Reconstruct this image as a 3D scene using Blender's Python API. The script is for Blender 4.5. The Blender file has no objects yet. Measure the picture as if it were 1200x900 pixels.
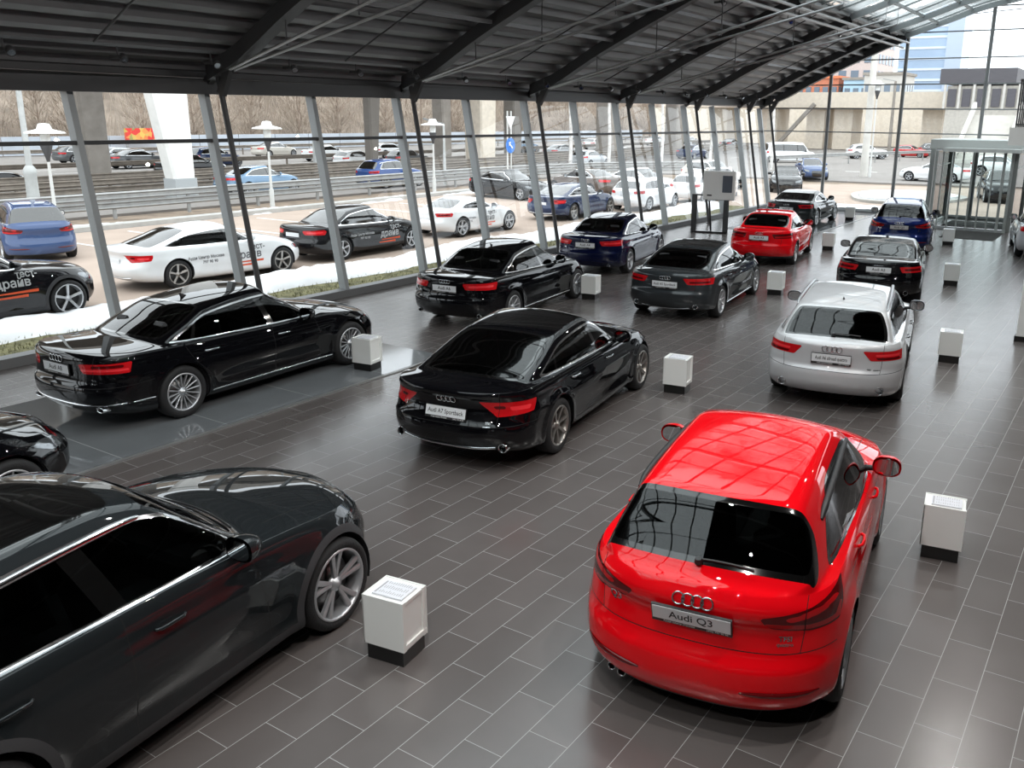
import bpy, math, random
import numpy as np
from mathutils import Vector, Matrix

R = math.radians
random.seed(7)
scene = bpy.context.scene
COL = scene.collection

# ------------------------------------------------------------------ camera
# world: x across the hall (tile rows run along +y), z up, metres
F_PX, YAW, PITCH, ROLL = 1040.9, -0.57118, -0.25957, 0.0114
CAM = Vector((4.1416, -3.5220, 3.9376))
PPX, PPY = 65.98, -35.71
cy_, sy_, cp_, sp_ = math.cos(YAW), math.sin(YAW), math.cos(PITCH), math.sin(PITCH)
FWD = Vector((sy_ * cp_, cy_ * cp_, sp_))
r0_ = Vector((cy_, -sy_, 0)); u0_ = r0_.cross(FWD)
RIGHT = r0_ * math.cos(ROLL) + u0_ * math.sin(ROLL)
UP = -r0_ * math.sin(ROLL) + u0_ * math.cos(ROLL)
cam_data = bpy.data.cameras.new('camera')
cam = bpy.data.objects.new('camera', cam_data)
COL.objects.link(cam)
M = Matrix((RIGHT, UP, -FWD)).transposed().to_4x4()
M.translation = CAM
cam.matrix_world = M
cam_data.sensor_fit = 'HORIZONTAL'
cam_data.sensor_width = 36.0
cam_data.lens = 36.0 * F_PX / 1200.0
cam_data.shift_x = -PPX / 1200.0
cam_data.shift_y = PPY / 1200.0
cam_data.clip_start = 0.05
cam_data.clip_end = 2000
scene.camera = cam

# ------------------------------------------------------------------ light
scene.view_settings.view_transform = 'Standard'
scene.view_settings.look = 'None'
scene.view_settings.gamma = 1.0
scene.view_settings.use_curve_mapping = False
scene.view_settings.exposure = 0.36
scene.cycles.max_bounces = 8
scene.cycles.transparent_max_bounces = 24
scene.cycles.caustics_reflective = False
scene.cycles.caustics_refractive = False
scene.cycles.sample_clamp_indirect = 4.0
world = bpy.data.worlds.new('overcast_sky')
scene.world = world
world.use_nodes = True
wn = world.node_tree.nodes; wl = world.node_tree.links
wn.clear()
wo = wn.new('ShaderNodeOutputWorld'); wb_ = wn.new('ShaderNodeBackground')
wr = wn.new('ShaderNodeValToRGB'); wt = wn.new('ShaderNodeTexCoord'); ws_ = wn.new('ShaderNodeSeparateXYZ')
wl.new(wt.outputs['Generated'], ws_.inputs[0]); wl.new(ws_.outputs['Z'], wr.inputs[0])
wr.color_ramp.elements[0].position = 0.0; wr.color_ramp.elements[0].color = (0.88, 0.93, 1.0, 1)
wr.color_ramp.elements[1].position = 0.6; wr.color_ramp.elements[1].color = (0.93, 0.97, 1.0, 1)
wl.new(wr.outputs[0], wb_.inputs['Color']); wb_.inputs['Strength'].default_value = 2.35
wl.new(wb_.outputs[0], wo.inputs[0])

# lamps of the hall, hung under the solid ceiling (their fittings are built with the ceiling)
HALL_LAMPS = [(1.7, -6.5, 8.2), (3.6, -3.8, 8.2), (1.6, -1.0, 8.3), (4.5, 1.5, 8.2), (2.6, 5.0, 8.4), (5.0, 8.5, 8.2), (2.6, 12.5, 8.4), (5.0, 17.0, 8.2), (2.6, 22.5, 8.4), (4.2, 28.5, 8.3)]
for k_, p_ in enumerate(HALL_LAMPS):
    ld = bpy.data.lights.new('hall_lamp_light', 'SPOT'); ld.energy = 420 if k_ < 6 else 360; ld.spot_size = R(140); ld.spot_blend = 0.6; ld.shadow_soft_size = 0.07; ld.color = (1.0, 0.97, 0.93)
    lo = bpy.data.objects.new('hall_lamp_light', ld); COL.objects.link(lo); lo.location = (p_[0], p_[1], p_[2] - 0.25); lo.rotation_euler = (0, R(-22), 0) if False else (0, R(25), 0)

# ------------------------------------------------------------------ materials
MATS = {}
def nodes_of(name):
    m = bpy.data.materials.new(name); m.use_nodes = True
    nt = m.node_tree; nt.nodes.clear()
    out = nt.nodes.new('ShaderNodeOutputMaterial')
    return m, nt, out
def pbr(name, col, rough=0.5, metal=0.0, coat=0.0, spec=0.5, bump=0.0, bscale=40.0, var=0.0, vscale=3.0, emit=None, estr=0.0):
    """procedural principled material with colour variation and bump from noise"""
    if name in MATS: return MATS[name]
    m, nt, out = nodes_of(name)
    b = nt.nodes.new('ShaderNodeBsdfPrincipled')
    b.inputs['Base Color'].default_value = (*col, 1)
    b.inputs['Roughness'].default_value = rough
    b.inputs['Metallic'].default_value = metal
    b.inputs['Specular IOR Level'].default_value = spec
    if coat:
        b.inputs['Coat Weight'].default_value = coat; b.inputs['Coat Roughness'].default_value = 0.02
    if emit:
        b.inputs['Emission Color'].default_value = (*emit, 1); b.inputs['Emission Strength'].default_value = estr
    if var or bump:
        tc = nt.nodes.new('ShaderNodeTexCoord')
    if var:
        nz = nt.nodes.new('ShaderNodeTexNoise'); nz.inputs['Scale'].default_value = vscale; nz.inputs['Detail'].default_value = 6
        nt.links.new(tc.outputs['Object'], nz.inputs['Vector'])
        rp = nt.nodes.new('ShaderNodeValToRGB')
        rp.color_ramp.elements[0].position = 0.3; rp.color_ramp.elements[1].position = 0.7
        rp.color_ramp.elements[0].color = (*[max(0, c * (1 - var)) for c in col], 1)
        rp.color_ramp.elements[1].color = (*[min(1, c * (1 + var)) for c in col], 1)
        nt.links.new(nz.outputs['Fac'], rp.inputs[0]); nt.links.new(rp.outputs[0], b.inputs['Base Color'])
    if bump:
        nb = nt.nodes.new('ShaderNodeTexNoise'); nb.inputs['Scale'].default_value = bscale; nb.inputs['Detail'].default_value = 4
        nt.links.new(tc.outputs['Object'], nb.inputs['Vector'])
        bp = nt.nodes.new('ShaderNodeBump'); bp.inputs['Strength'].default_value = bump; bp.inputs['Distance'].default_value = 0.02
        nt.links.new(nb.outputs['Fac'], bp.inputs['Height']); nt.links.new(bp.outputs[0], b.inputs['Normal'])
    nt.links.new(b.outputs[0], out.inputs[0])
    MATS[name] = m
    return m
def paint(name, col, metal=0.0, rough=0.3):
    if name in MATS: return MATS[name]
    m, nt, out = nodes_of(name)
    b = nt.nodes.new('ShaderNodeBsdfPrincipled')
    b.inputs['Base Color'].default_value = (*col, 1); b.inputs['Metallic'].default_value = metal
    b.inputs['Roughness'].default_value = rough
    b.inputs['Specular IOR Level'].default_value = 0.0
    b.inputs['Coat Weight'].default_value = 1.0; b.inputs['Coat Roughness'].default_value = 0.01
    nt.links.new(b.outputs[0], out.inputs[0]); MATS[name] = m
    return m
def glassmat(name, tint, ior=1.5, rough=0.0):
    if name in MATS: return MATS[name]
    m, nt, out = nodes_of(name)
    fr = nt.nodes.new('ShaderNodeFresnel'); fr.inputs['IOR'].default_value = ior
    tr = nt.nodes.new('ShaderNodeBsdfTransparent'); tr.inputs[0].default_value = (*tint, 1)
    gl = nt.nodes.new('ShaderNodeBsdfGlossy'); gl.inputs['Roughness'].default_value = rough
    gl.inputs[0].default_value = (1, 1, 1, 1)
    mx = nt.nodes.new('ShaderNodeMixShader')
    nt.links.new(fr.outputs[0], mx.inputs[0]); nt.links.new(tr.outputs[0], mx.inputs[1]); nt.links.new(gl.outputs[0], mx.inputs[2])
    nt.links.new(mx.outputs[0], out.inputs[0]); MATS[name] = m
    return m

CHROME = pbr('chrome', (0.75, 0.76, 0.78), 0.12, 1.0)
ALU = pbr('brushed_aluminium', (0.55, 0.56, 0.58), 0.3, 1.0)
RIMM = pbr('alloy_silver', (0.50, 0.51, 0.53), 0.35, 0.7)
RIMD = pbr('alloy_dark', (0.12, 0.12, 0.13), 0.35, 0.7)
RUBBER = pbr('tyre_rubber', (0.012, 0.012, 0.013), 0.75, bump=0.3, bscale=60)
PLASTIC = pbr('black_plastic', (0.012, 0.012, 0.013), 0.45)
GREYPLASTIC = pbr('grey_plastic', (0.045, 0.045, 0.048), 0.6, spec=0.3)
GAP = pbr('panel_gap', (0.002, 0.002, 0.002), 0.9)
GLOSSBLK = pbr('gloss_black', (0.004, 0.004, 0.004), 0.1, coat=1)
TRIMDARK = pbr('cabin_dark', (0.015, 0.015, 0.017), 0.7)
SEATM = pbr('seat_leather', (0.02, 0.02, 0.022), 0.5, bump=0.2, bscale=30)
LAMPRED = paint('lamp_red', (0.55, 0.008, 0.012), 0.0, 0.25)
LAMPREDD = paint('lamp_dark_red', (0.10, 0.003, 0.004), 0.0, 0.2)
LAMPLIT = pbr('lamp_bright_red', (0.9, 0.04, 0.05), 0.2, coat=1)
LAMPCLR = pbr('lamp_clear', (0.16, 0.17, 0.18), 0.12, 0.7, coat=1)
GLASSD = glassmat('tinted_glass_dark', (0.10, 0.115, 0.115), 1.52)
GLASSL = glassmat('tinted_glass_light', (0.42, 0.46, 0.45), 1.52)
PLATEW = pbr('plate_white', (0.78, 0.80, 0.82), 0.35)
INK = pbr('ink_black', (0.01, 0.01, 0.012), 0.5)
INKGREY = pbr('ink_grey', (0.12, 0.12, 0.13), 0.5)
INKW = pbr('ink_white', (0.8, 0.8, 0.8), 0.5)
INKSILVER = pbr('ink_silver', (0.45, 0.46, 0.47), 0.4)
ORANGE = pbr('ink_orange', (0.75, 0.09, 0.02), 0.5)
MIRRORG = pbr('mirror_glass', (0.75, 0.78, 0.8), 0.02, 1.0)

# ------------------------------------------------------------------ mesh helpers
class MB:
    """collects shapes into one mesh"""
    def __init__(s): s.v = []; s.f = []; s.m = []; s.s = []
    def add(s, vs, fs, mi=0, smooth=False):
        o = len(s.v); s.v.extend([tuple(p) for p in vs])
        for f in fs: s.f.append([i + o for i in f]); s.m.append(mi); s.s.append(smooth)
        return s
    def box(s, c, d, rz=0.0, mi=0, ch=0.0, mat=None):
        """box centre c, size d, chamfer ch, turned rz about z"""
        hx, hy, hz = d[0] / 2, d[1] / 2, d[2] / 2
        if ch <= 0:
            P = [(sx * hx, sy * hy, sz * hz) for sz in (-1, 1) for sy in (-1, 1) for sx in (-1, 1)]
            Fs = [(0, 2, 3, 1), (4, 5, 7, 6), (0, 1, 5, 4), (2, 6, 7, 3), (0, 4, 6, 2), (1, 3, 7, 5)]
        else:
            P = []; idx = {}
            for sx in (-1, 1):
                for sy in (-1, 1):
                    for sz in (-1, 1):
                        for k in range(3):
                            q = [sx * (hx - ch), sy * (hy - ch), sz * (hz - ch)]
                            q[k] += (sx, sy, sz)[k] * ch
                            idx[(sx, sy, sz, k)] = len(P); P.append(tuple(q))
            Fs = []
            for k in range(3):
                a, b = (k + 1) % 3, (k + 2) % 3
                for sg in (-1, 1):
                    q = []
                    for (u, w) in ((-1, -1), (1, -1), (1, 1), (-1, 1)):
                        t = [0, 0, 0]; t[k] = sg; t[a] = u; t[b] = w; q.append(idx[(*t, k)])
                    Fs.append(q if sg > 0 else q[::-1])
            for k in range(3):     # edges along axis k
                a, b = (k + 1) % 3, (k + 2) % 3
                for sa in (-1, 1):
                    for sb in (-1, 1):
                        t1 = [0, 0, 0]; t1[k] = -1; t1[a] = sa; t1[b] = sb
                        t2 = list(t1); t2[k] = 1
                        q = [idx[(*t1, a)], idx[(*t2, a)], idx[(*t2, b)], idx[(*t1, b)]]
                        Fs.append(q if sa * sb < 0 else q[::-1])
            for sx in (-1, 1):
                for sy in (-1, 1):
                    for sz in (-1, 1):
                        q = [idx[(sx, sy, sz, k)] for k in range(3)]
                        Fs.append(q if sx * sy * sz > 0 else q[::-1])
        cz, sz_ = math.cos(rz), math.sin(rz)
        out = []
        for p in P:
            if mat is not None:
                p = tuple(mat @ Vector(p))
            out.append((c[0] + p[0] * cz - p[1] * sz_, c[1] + p[0] * sz_ + p[1] * cz, c[2] + p[2]))
        return s.add(out, Fs, mi)
    def bar(s, p0, p1, w, h, mi=0, up=(0, 0, 1)):
        """rectangular bar from p0 to p1"""
        p0 = Vector(p0); p1 = Vector(p1); d = (p1 - p0).normalized()
        u = Vector(up)
        if abs(d.dot(u)) > 0.99: u = Vector((1, 0, 0))
        a = d.cross(u).normalized(); b = a.cross(d).normalized()
        P = [p + a * (sa * w / 2) + b * (sb * h / 2) for p in (p0, p1) for sa, sb in ((-1, -1), (1, -1), (1, 1), (-1, 1))]
        return s.add(P, [(3, 2, 1, 0), (4, 5, 6, 7), (0, 1, 5, 4), (1, 2, 6, 5), (2, 3, 7, 6), (3, 0, 4, 7)], mi)
    def cyl(s, p0, p1, r0, r1=None, seg=12, mi=0, caps=True, smooth=True):
        r1 = r0 if r1 is None else r1
        p0 = Vector(p0); p1 = Vector(p1); d = (p1 - p0).normalized()
        u = Vector((0, 0, 1)) if abs(d.z) < 0.95 else Vector((1, 0, 0))
        a = d.cross(u).normalized(); b = d.cross(a).normalized()
        P = []
        for p, r in ((p0, r0), (p1, r1)):
            for k in range(seg):
                t = 2 * math.pi * k / seg; P.append(p + a * (r * math.cos(t)) + b * (r * math.sin(t)))
        s.add(P, [(k, k + seg, (k + 1) % seg + seg, (k + 1) % seg) for k in range(seg)], mi, smooth)
        if caps:
            s.add(P[:seg], [tuple(range(seg))], mi); s.add(P[seg:], [tuple(range(seg))[::-1]], mi)
        return s
    def tube(s, path, r, seg=8, mi=0, closed=False, caps=True):
        path = [Vector(p) for p in path]; n = len(path); rs = r if isinstance(r, (list, tuple)) else [r] * n
        P = []; up = None
        for i, p in enumerate(path):
            if closed: d = (path[(i + 1) % n] - path[i - 1]).normalized()
            else: d = (path[min(i + 1, n - 1)] - path[max(i - 1, 0)]).normalized()
            if up is None: up = Vector((0, 0, 1)) if abs(d.z) < 0.9 else Vector((1, 0, 0))
            a = d.cross(up).normalized(); b = a.cross(d).normalized(); up = b
            for k in range(seg):
                t = 2 * math.pi * k / seg; P.append(p + a * (rs[i] * math.cos(t)) + b * (rs[i] * math.sin(t)))
        Fs = []
        for i in range(n if closed else n - 1):
            for k in range(seg):
                j = (i + 1) % n
                Fs.append((i * seg + k, i * seg + (k + 1) % seg, j * seg + (k + 1) % seg, j * seg + k))
        s.add(P, Fs, mi, True)
        if caps and not closed:
            s.add(P[:seg], [tuple(range(seg))[::-1]], mi); s.add(P[-seg:], [tuple(range(seg))], mi)
        return s
    def lathe(s, prof, origin=(0, 0, 0), axis='z', seg=24, mi=0, smooth=True):
        """prof: (radius, height) pairs, spun about an axis through origin"""
        P = []
        for r, h in prof:
            for k in range(seg):
                t = 2 * math.pi * k / seg; c_, s_ = r * math.cos(t), r * math.sin(t)
                q = (c_, s_, h) if axis == 'z' else ((h, c_, s_) if axis == 'x' else (s_, h, c_))
                P.append((q[0] + origin[0], q[1] + origin[1], q[2] + origin[2]))
        Fs = [(i * seg + k, i * seg + (k + 1) % seg, (i + 1) * seg + (k + 1) % seg, (i + 1) * seg + k)
              for i in range(len(prof) - 1) for k in range(seg)]
        return s.add(P, Fs, mi, smooth)
    def prism(s, poly, z0, z1, mi=0):
        """plan polygon (counter-clockwise) between two heights"""
        n = len(poly); P = [(x, y, z0) for x, y in poly] + [(x, y, z1) for x, y in poly]
        return s.add(P, [tuple(range(n))[::-1], tuple(range(n, 2 * n))] + [(k, (k + 1) % n, (k + 1) % n + n, k + n) for k in range(n)], mi)
    def grid(s, P, mi=0, smooth=True, flip=False):
        n, m = len(P), len(P[0])
        Fs = [(i * m + j, (i + 1) * m + j, (i + 1) * m + j + 1, i * m + j + 1) for i in range(n - 1) for j in range(m - 1)]
        if flip: Fs = [f[::-1] for f in Fs]
        return s.add([q for row in P for q in row], Fs, mi, smooth)
    def build(s, name, mats, parent=None, loc=None):
        me = bpy.data.meshes.new(name); me.from_pydata(s.v, [], s.f)
        for m in (mats if isinstance(mats, (list, tuple)) else [mats]): me.materials.append(m)
        me.polygons.foreach_set('material_index', s.m); me.polygons.foreach_set('use_smooth', s.s)
        me.update()
        o = bpy.data.objects.new(name, me); COL.objects.link(o)
        if parent is not None: o.parent = parent
        if loc is not None: o.location = loc
        return o

def tag(o, label=None, cat=None, group=None, kind=None):
    if label: o['label'] = label
    if cat: o['category'] = cat
    if group: o['group'] = group
    if kind: o['kind'] = kind
    return o
def empty(name, loc=(0, 0, 0), rz=0.0, label=None, cat=None, group=None):
    o = bpy.data.objects.new(name, None); COL.objects.link(o)
    o.empty_display_size = 0.2
    o.location = loc; o.rotation_euler = (0, 0, rz)
    return tag(o, label, cat, group)
def copy_tree(o, parent=None):
    c = o.copy(); COL.objects.link(c)
    if parent is not None: c.parent = parent
    for ch in list(o.children): copy_tree(ch, c)
    return c
_txt_cache = {}
def text_mesh(txt, size, depth=0.001, bold=0.0, spacing=1.0):
    """letters as vertices and faces, centred, in the xy plane"""
    key = (txt, bold, spacing)
    if key not in _txt_cache:
        cu = bpy.data.curves.new('t', 'FONT'); cu.body = txt; cu.size = 1.0; cu.align_x = 'CENTER'; cu.align_y = 'CENTER'
        cu.resolution_u = 3; cu.offset = bold; cu.space_character = spacing
        ob = bpy.data.objects.new('t', cu); COL.objects.link(ob)
        bpy.context.view_layer.update()
        me = bpy.data.meshes.new_from_object(ob.evaluated_get(bpy.context.evaluated_depsgraph_get()))
        _txt_cache[key] = ([v.co.copy() for v in me.vertices], [list(p.vertices) for p in me.polygons])
        bpy.data.objects.remove(ob); bpy.data.curves.remove(cu); bpy.data.meshes.remove(me)
    v, f = _txt_cache[key]
    return [(p.x * size, p.y * size, 0) for p in v], f
def put_text(mb, txt, size, frame, mi=0, bold=0.0, spacing=1.0, sx=1.0):
    """frame: origin, right, up vectors; optional frame[3] = function bending (u,v)->point"""
    v, f = text_mesh(txt, size, 0, bold, spacing)
    if callable(frame): mb.add([frame(p[0] * sx, p[1]) for p in v], f, mi)
    else:
        o, r, u = [Vector(q) for q in frame]
        mb.add([o + r * p[0] * sx + u * p[1] for p in v], f, mi)

# ------------------------------------------------------------------ car bodies
def spl(pts):
    """monotone cubic through (x, y) points"""
    x = np.array([p[0] for p in pts], float); y = np.array([p[1] for p in pts], float)
    h = np.diff(x); d = np.diff(y) / h; m = np.zeros(len(x))
    if len(x) > 2:
        for i in range(1, len(x) - 1):
            if d[i - 1] * d[i] > 0:
                w1 = 2 * h[i] + h[i - 1]; w2 = h[i] + 2 * h[i - 1]; m[i] = (w1 + w2) / (w1 / d[i - 1] + w2 / d[i])
    m[0] = d[0]; m[-1] = d[-1]
    def f(t):
        t = np.clip(np.asarray(t, float), x[0], x[-1]); i = np.clip(np.searchsorted(x, t) - 1, 0, len(h) - 1)
        u = (t - x[i]) / h[i]; u2 = u * u; u3 = u2 * u
        return (2 * u3 - 3 * u2 + 1) * y[i] + (u3 - 2 * u2 + u) * h[i] * m[i] + (-2 * u3 + 3 * u2) * y[i + 1] + (u3 - u2) * h[i] * m[i + 1]
    return f
def smax(a, b, k): return 0.5 * (a + b + np.sqrt((a - b) ** 2 + k * k))
def smin(a, b, k): return 0.5 * (a + b - np.sqrt((a - b) ** 2 + k * k))
def sdpoly(px, py, poly):
    """signed distance to a polygon, negative inside"""
    poly = np.array(poly, float); n = len(poly); d = np.full(px.shape, 1e9); sgn = np.ones(px.shape)
    for i in range(n):
        ax, ay = poly[i]; bx, by = poly[i - 1]
        ex, ey = bx - ax, by - ay; wx, wy = px - ax, py - ay
        t = np.clip((wx * ex + wy * ey) / (ex * ex + ey * ey + 1e-12), 0, 1)
        d = np.minimum(d, (wx - ex * t) ** 2 + (wy - ey * t) ** 2)
        c1 = py >= ay; c2 = py < by; c3 = ex * wy > ey * wx
        flip = (c1 & c2 & c3) | (~c1 & ~c2 & ~c3); sgn = np.where(flip, -sgn, sgn)
    return sgn * np.sqrt(d)

class Surf:
    """polygon soup whose faces are cut along the zero line of a field; V columns x,y,z,q,P"""
    def __init__(s, V, F, reg): s.V = np.array(V, float); s.F = [list(f) for f in F]; s.R = list(reg)
    def cut(s, phi_fn, src, dst, test=None):
        """faces of the regions in src where the field is negative become region dst"""
        phi = phi_fn(s.V); phi = np.where(np.abs(phi) < 2e-4, 2e-4, phi)
        new = {}; addv = []; nV = len(s.V); F2 = []; R2 = []
        if test is not None: ok = test(s.V)
        neg = phi < 0; negl = neg.tolist()
        for f, r in zip(s.F, s.R):
            if r not in src: F2.append(f); R2.append(r); continue
            ng = [negl[i] for i in f]
            if test is not None and not all(ok[i] for i in f): F2.append(f); R2.append(r); continue
            if not any(ng): F2.append(f); R2.append(r); continue
            if all(ng): F2.append(f); R2.append(dst); continue
            A = []; B = []; n = len(f)
            for k in range(n):
                i, j = f[k], f[(k + 1) % n]
                (A if ng[k] else B).append(i)
                if ng[k] != ng[(k + 1) % n]:
                    e = (i, j) if i < j else (j, i)
                    if e not in new:
                        t = phi[i] / (phi[i] - phi[j]); addv.append(s.V[i] * (1 - t) + s.V[j] * t); new[e] = nV + len(addv) - 1
                    A.append(new[e]); B.append(new[e])
            if len(A) > 2: F2.append(A); R2.append(dst)
            if len(B) > 2: F2.append(B); R2.append(r)
        # neighbours outside src keep their corners; the added points lie on their straight edges
        s.F = F2; s.R = R2
        if addv: s.V = np.vstack([s.V, np.array(addv)])
    def score(s, phi_fn, src, test=None):
        """cut along the zero line without changing any region"""
        for r in src:
            s.cut(phi_fn, (r,), '_t', test); s.R = [r if a == '_t' else a for a in s.R]
    def band(s, f, w, lim, src, dst, test=None):
        """thin strip |f| < w, kept where lim < 0"""
        for r in src:
            for off in (0.0, w, -w): s.score(lambda v: f(v) - off, (r,), test)
            s.cut(lambda v: np.maximum(np.abs(f(v)) - w * 1.02, lim(v)) if False else np.abs(f(v)) - w * 1.02, (r,), '_b', test)
            if lim is not None: s.cut(lambda v: -lim(v), ('_b',), '_k'); s.R = [r if a == '_k' else a for a in s.R]
            s.R = [dst if a == '_b' else a for a in s.R]
    def normals(s):
        N = np.zeros((len(s.V), 3)); X = s.V[:, :3]
        for k in (3, 4, 5, 6):
            idx = [f for f in s.F if len(f) == k]
            if not idx: continue
            a = np.array(idx); c = X[a]
            n = np.zeros((len(a), 3))
            for j in range(1, k - 1): n += np.cross(c[:, j] - c[:, 0], c[:, j + 1] - c[:, 0])
            for j in range(k): np.add.at(N, a[:, j], n)
        l = np.linalg.norm(N, axis=1); l[l == 0] = 1
        return N / l[:, None]

def surf_part(name, S, N, regs, mats, parent, off=0.0, side=0, inner=False):
    """mesh of the faces whose region is in regs (dict region -> material index)
    side: 0 both halves, +1 right only, -1 left only; custom normals keep the body smooth"""
    keep = [(f, regs[r]) for f, r in zip(S.F, S.R) if r in regs]
    if not keep: return None
    used = sorted({i for f, _ in keep for i in f}); mp = {i: k for k, i in enumerate(used)}
    P = S.V[used, :3].copy(); NN = N[used].copy()
    P = P + NN * off
    vs, fs, mi, ns = [], [], [], []
    if side >= 0:
        vs += P.tolist(); ns += NN.tolist(); fs += [[mp[i] for i in f] for f, _ in keep]; mi += [m for _, m in keep]
    if side <= 0:
        o = len(vs); Q = P.copy(); Q[:, 0] *= -1; M_ = NN.copy(); M_[:, 0] *= -1
        vs += Q.tolist(); ns += M_.tolist(); fs += [[mp[i] + o for i in f][::-1] for f, _ in keep]; mi += [m for _, m in keep]
    if inner: fs = [f[::-1] for f in fs]; ns = [[-a for a in n] for n in ns]
    me = bpy.data.meshes.new(name); me.from_pydata(vs, [], fs)
    for m in (mats if isinstance(mats, (list, tuple)) else [mats]): me.materials.append(m)
    me.polygons.foreach_set('material_index', mi); me.polygons.foreach_set('use_smooth', [True] * len(fs))
    me.update()
    me.normals_split_custom_set_from_vertices(ns)
    o = bpy.data.objects.new(name, me); COL.objects.link(o); o.parent = parent
    return o

def wheel(parent, x, y, r, side, spokes=5, double=False, rim_r=None, width=0.235, mat=None, hero=True, bolt=True):
    """tyre with rim and brake disc; outer face at x"""
    rim_r = rim_r or r * 0.70
    sg = 1 if side > 0 else -1
    seg = 48 if hero else 20
    t = MB()
    w = width
    prof = [(rim_r * 0.97, -0.012), (rim_r + 0.006, -0.004), (rim_r + 0.02, 0.004), (r - 0.045, 0.006), (r - 0.015, -0.008), (r, -0.04),
            (r, -w + 0.04), (r - 0.015, -w + 0.01), (r - 0.05, -w), (rim_r, -w + 0.01), (rim_r * 0.95, -w + 0.02)]
    t.lathe([(a, b * sg) for a, b in prof], (0, 0, 0), 'x', seg)
    wo_ = t.build('wheel', RUBBER, parent, (x, y, r))
    m = MB()
    m.lathe([(rim_r + 0.004, -0.006 * sg), (rim_r - 0.004, 0.004 * sg), (rim_r - 0.016, 0.0), (rim_r - 0.022, -0.02 * sg), (rim_r - 0.04, -0.10 * sg), (rim_r - 0.035, -0.2 * sg)], (0, 0, 0), 'x', seg)
    hub = 0.028
    m.lathe([(0.0, -0.012 * sg), (hub * 0.9, -0.014 * sg), (hub, -0.022 * sg), (hub * 2.1, -0.034 * sg), (hub * 2.4, -0.07 * sg)], (0, 0, 0), 'x', 20 if hero else 10)
    def spoke(a0, w0, w1, twist=0.0, r0=None):
        r0 = r0 or hub * 1.6; r1 = rim_r - 0.016; n = 6
        rows = []
        for i in range(n + 1):
            u = i / n; rr = r0 + (r1 - r0) * u; ww = w0 + (w1 - w0) * u; dep = -0.034 + 0.026 * u ** 1.2; a = a0 + twist * u
            c, s_ = math.cos(a), math.sin(a); row = []
            for (k, dx) in ((-1, -0.03), (-1, -0.004), (-0.55, 0.0), (0.55, 0.0), (1, -0.004), (1, -0.03)):
                row.append(((dep + dx) * sg, rr * c - k * ww / 2 * s_, rr * s_ + k * ww / 2 * c))
            rows.append(row)
        m.grid(rows, 0, False, flip=(sg < 0))
    for k in range(spokes):
        a = 2 * math.pi * (k + 0.25) / spokes
        if double:
            for dd in (-1, 1):
                spoke(a + dd * 0.13, 0.030, 0.046, dd * 0.045)
        else:
            spoke(a, 0.9 * 2 * math.pi * hub * 1.4 / spokes if spokes < 9 else 0.014, (0.055 if spokes <= 5 else (0.042 if spokes < 9 else 0.02)))
            if spokes >= 9: pass
    m.build('rim', mat or RIMM, wo_)
    if hero:
        d = MB(); d.lathe([(0.0, -0.11 * sg), (rim_r * 0.74, -0.11 * sg), (rim_r * 0.74, -0.13 * sg), (0, -0.135 * sg)], (0, 0, 0), 'x', 32)
        d.build('brake_disc', pbr('brake_steel', (0.2, 0.2, 0.2), 0.4, 0.9), wo_)
    else:
        d = MB(); d.lathe([(0.0, -0.09 * sg), (rim_r * 0.93, -0.12 * sg)], (0, 0, 0), 'x', 16)
        d.build('brake_disc', PLASTIC, wo_)
    return wo_

def rings_emblem(parent, c, right, up, size, mat=None):
    """four interlocked rings, total width = size"""
    r = size / 6.2; m = MB(); c = Vector(c); right = Vector(right).normalized(); up = Vector(up).normalized(); n = right.cross(up)
    for k in range(4):
        cc = c + right * ((k - 1.5) * r * 1.45) + n * (0.004 + 0.001 * (k % 2))
        m.tube([cc + right * (r * 0.9 * math.cos(t)) + up * (r * 0.9 * math.sin(t)) for t in [2 * math.pi * i / 24 for i in range(24)]], r * 0.13, 6, closed=True)
    return m.build('ring_emblem', mat or CHROME, parent)

def plate(parent, c, right, up, text, sub=True, w=0.52, h=0.112):
    """number plate in a black holder carrying the model's name"""
    right = Vector(right).normalized(); up = Vector(up).normalized(); n = right.cross(up); c = Vector(c)
    def slab(name, cc, ww, hh, t0, t1, mat, par):
        m = MB(); P = [cc + right * (sx * ww / 2) + up * (sy * hh / 2) + n * t for t in (t0, t1) for sx, sy in ((-1, -1), (1, -1), (1, 1), (-1, 1))]
        m.add(P, [(3, 2, 1, 0), (4, 5, 6, 7), (0, 1, 5, 4), (1, 2, 6, 5), (2, 3, 7, 6), (3, 0, 4, 7)]); return m.build(name, mat, par)
    hb = 0.022 if sub else 0.0
    ho = slab('plate_holder', c - up * (hb / 2), w + 0.014, h + 0.014 + hb, -0.012, 0.006, PLASTIC, parent)
    slab('number_plate', c, w, h, 0.004, 0.010, PLATEW, ho)
    m = MB()
    if text: put_text(m, text, 0.085 if len(text) < 10 else 0.07, (c + n * 0.0115, right, up), 0, bold=0.01, sx=min(1.0, 0.90 * w / (len(text) * 0.46 * (0.085 if len(text) < 10 else 0.07))))
    if sub:
        put_text(m, 'Ауди Центр Москва', 0.022, (c - up * (h / 2 + hb / 2 + 0.004) - right * w * 0.16 + n * 0.0068, right, up), 1, bold=0.01)
        put_text(m, '(495) 797 90 90', 0.022, (c - up * (h / 2 + hb / 2 + 0.004) + right * w * 0.33 + n * 0.0068, right, up), 1, bold=0.01)
    if m.v: m.build('lettering', [INK, INKW], ho)
    return ho

def arc_of(f, a, b, n=400):
    t = np.linspace(a, b, n); z = f(t); s = np.concatenate([[0], np.cumsum(np.hypot(np.diff(t), np.diff(z)))])
    return lambda y: np.interp(y, t, s)

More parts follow.
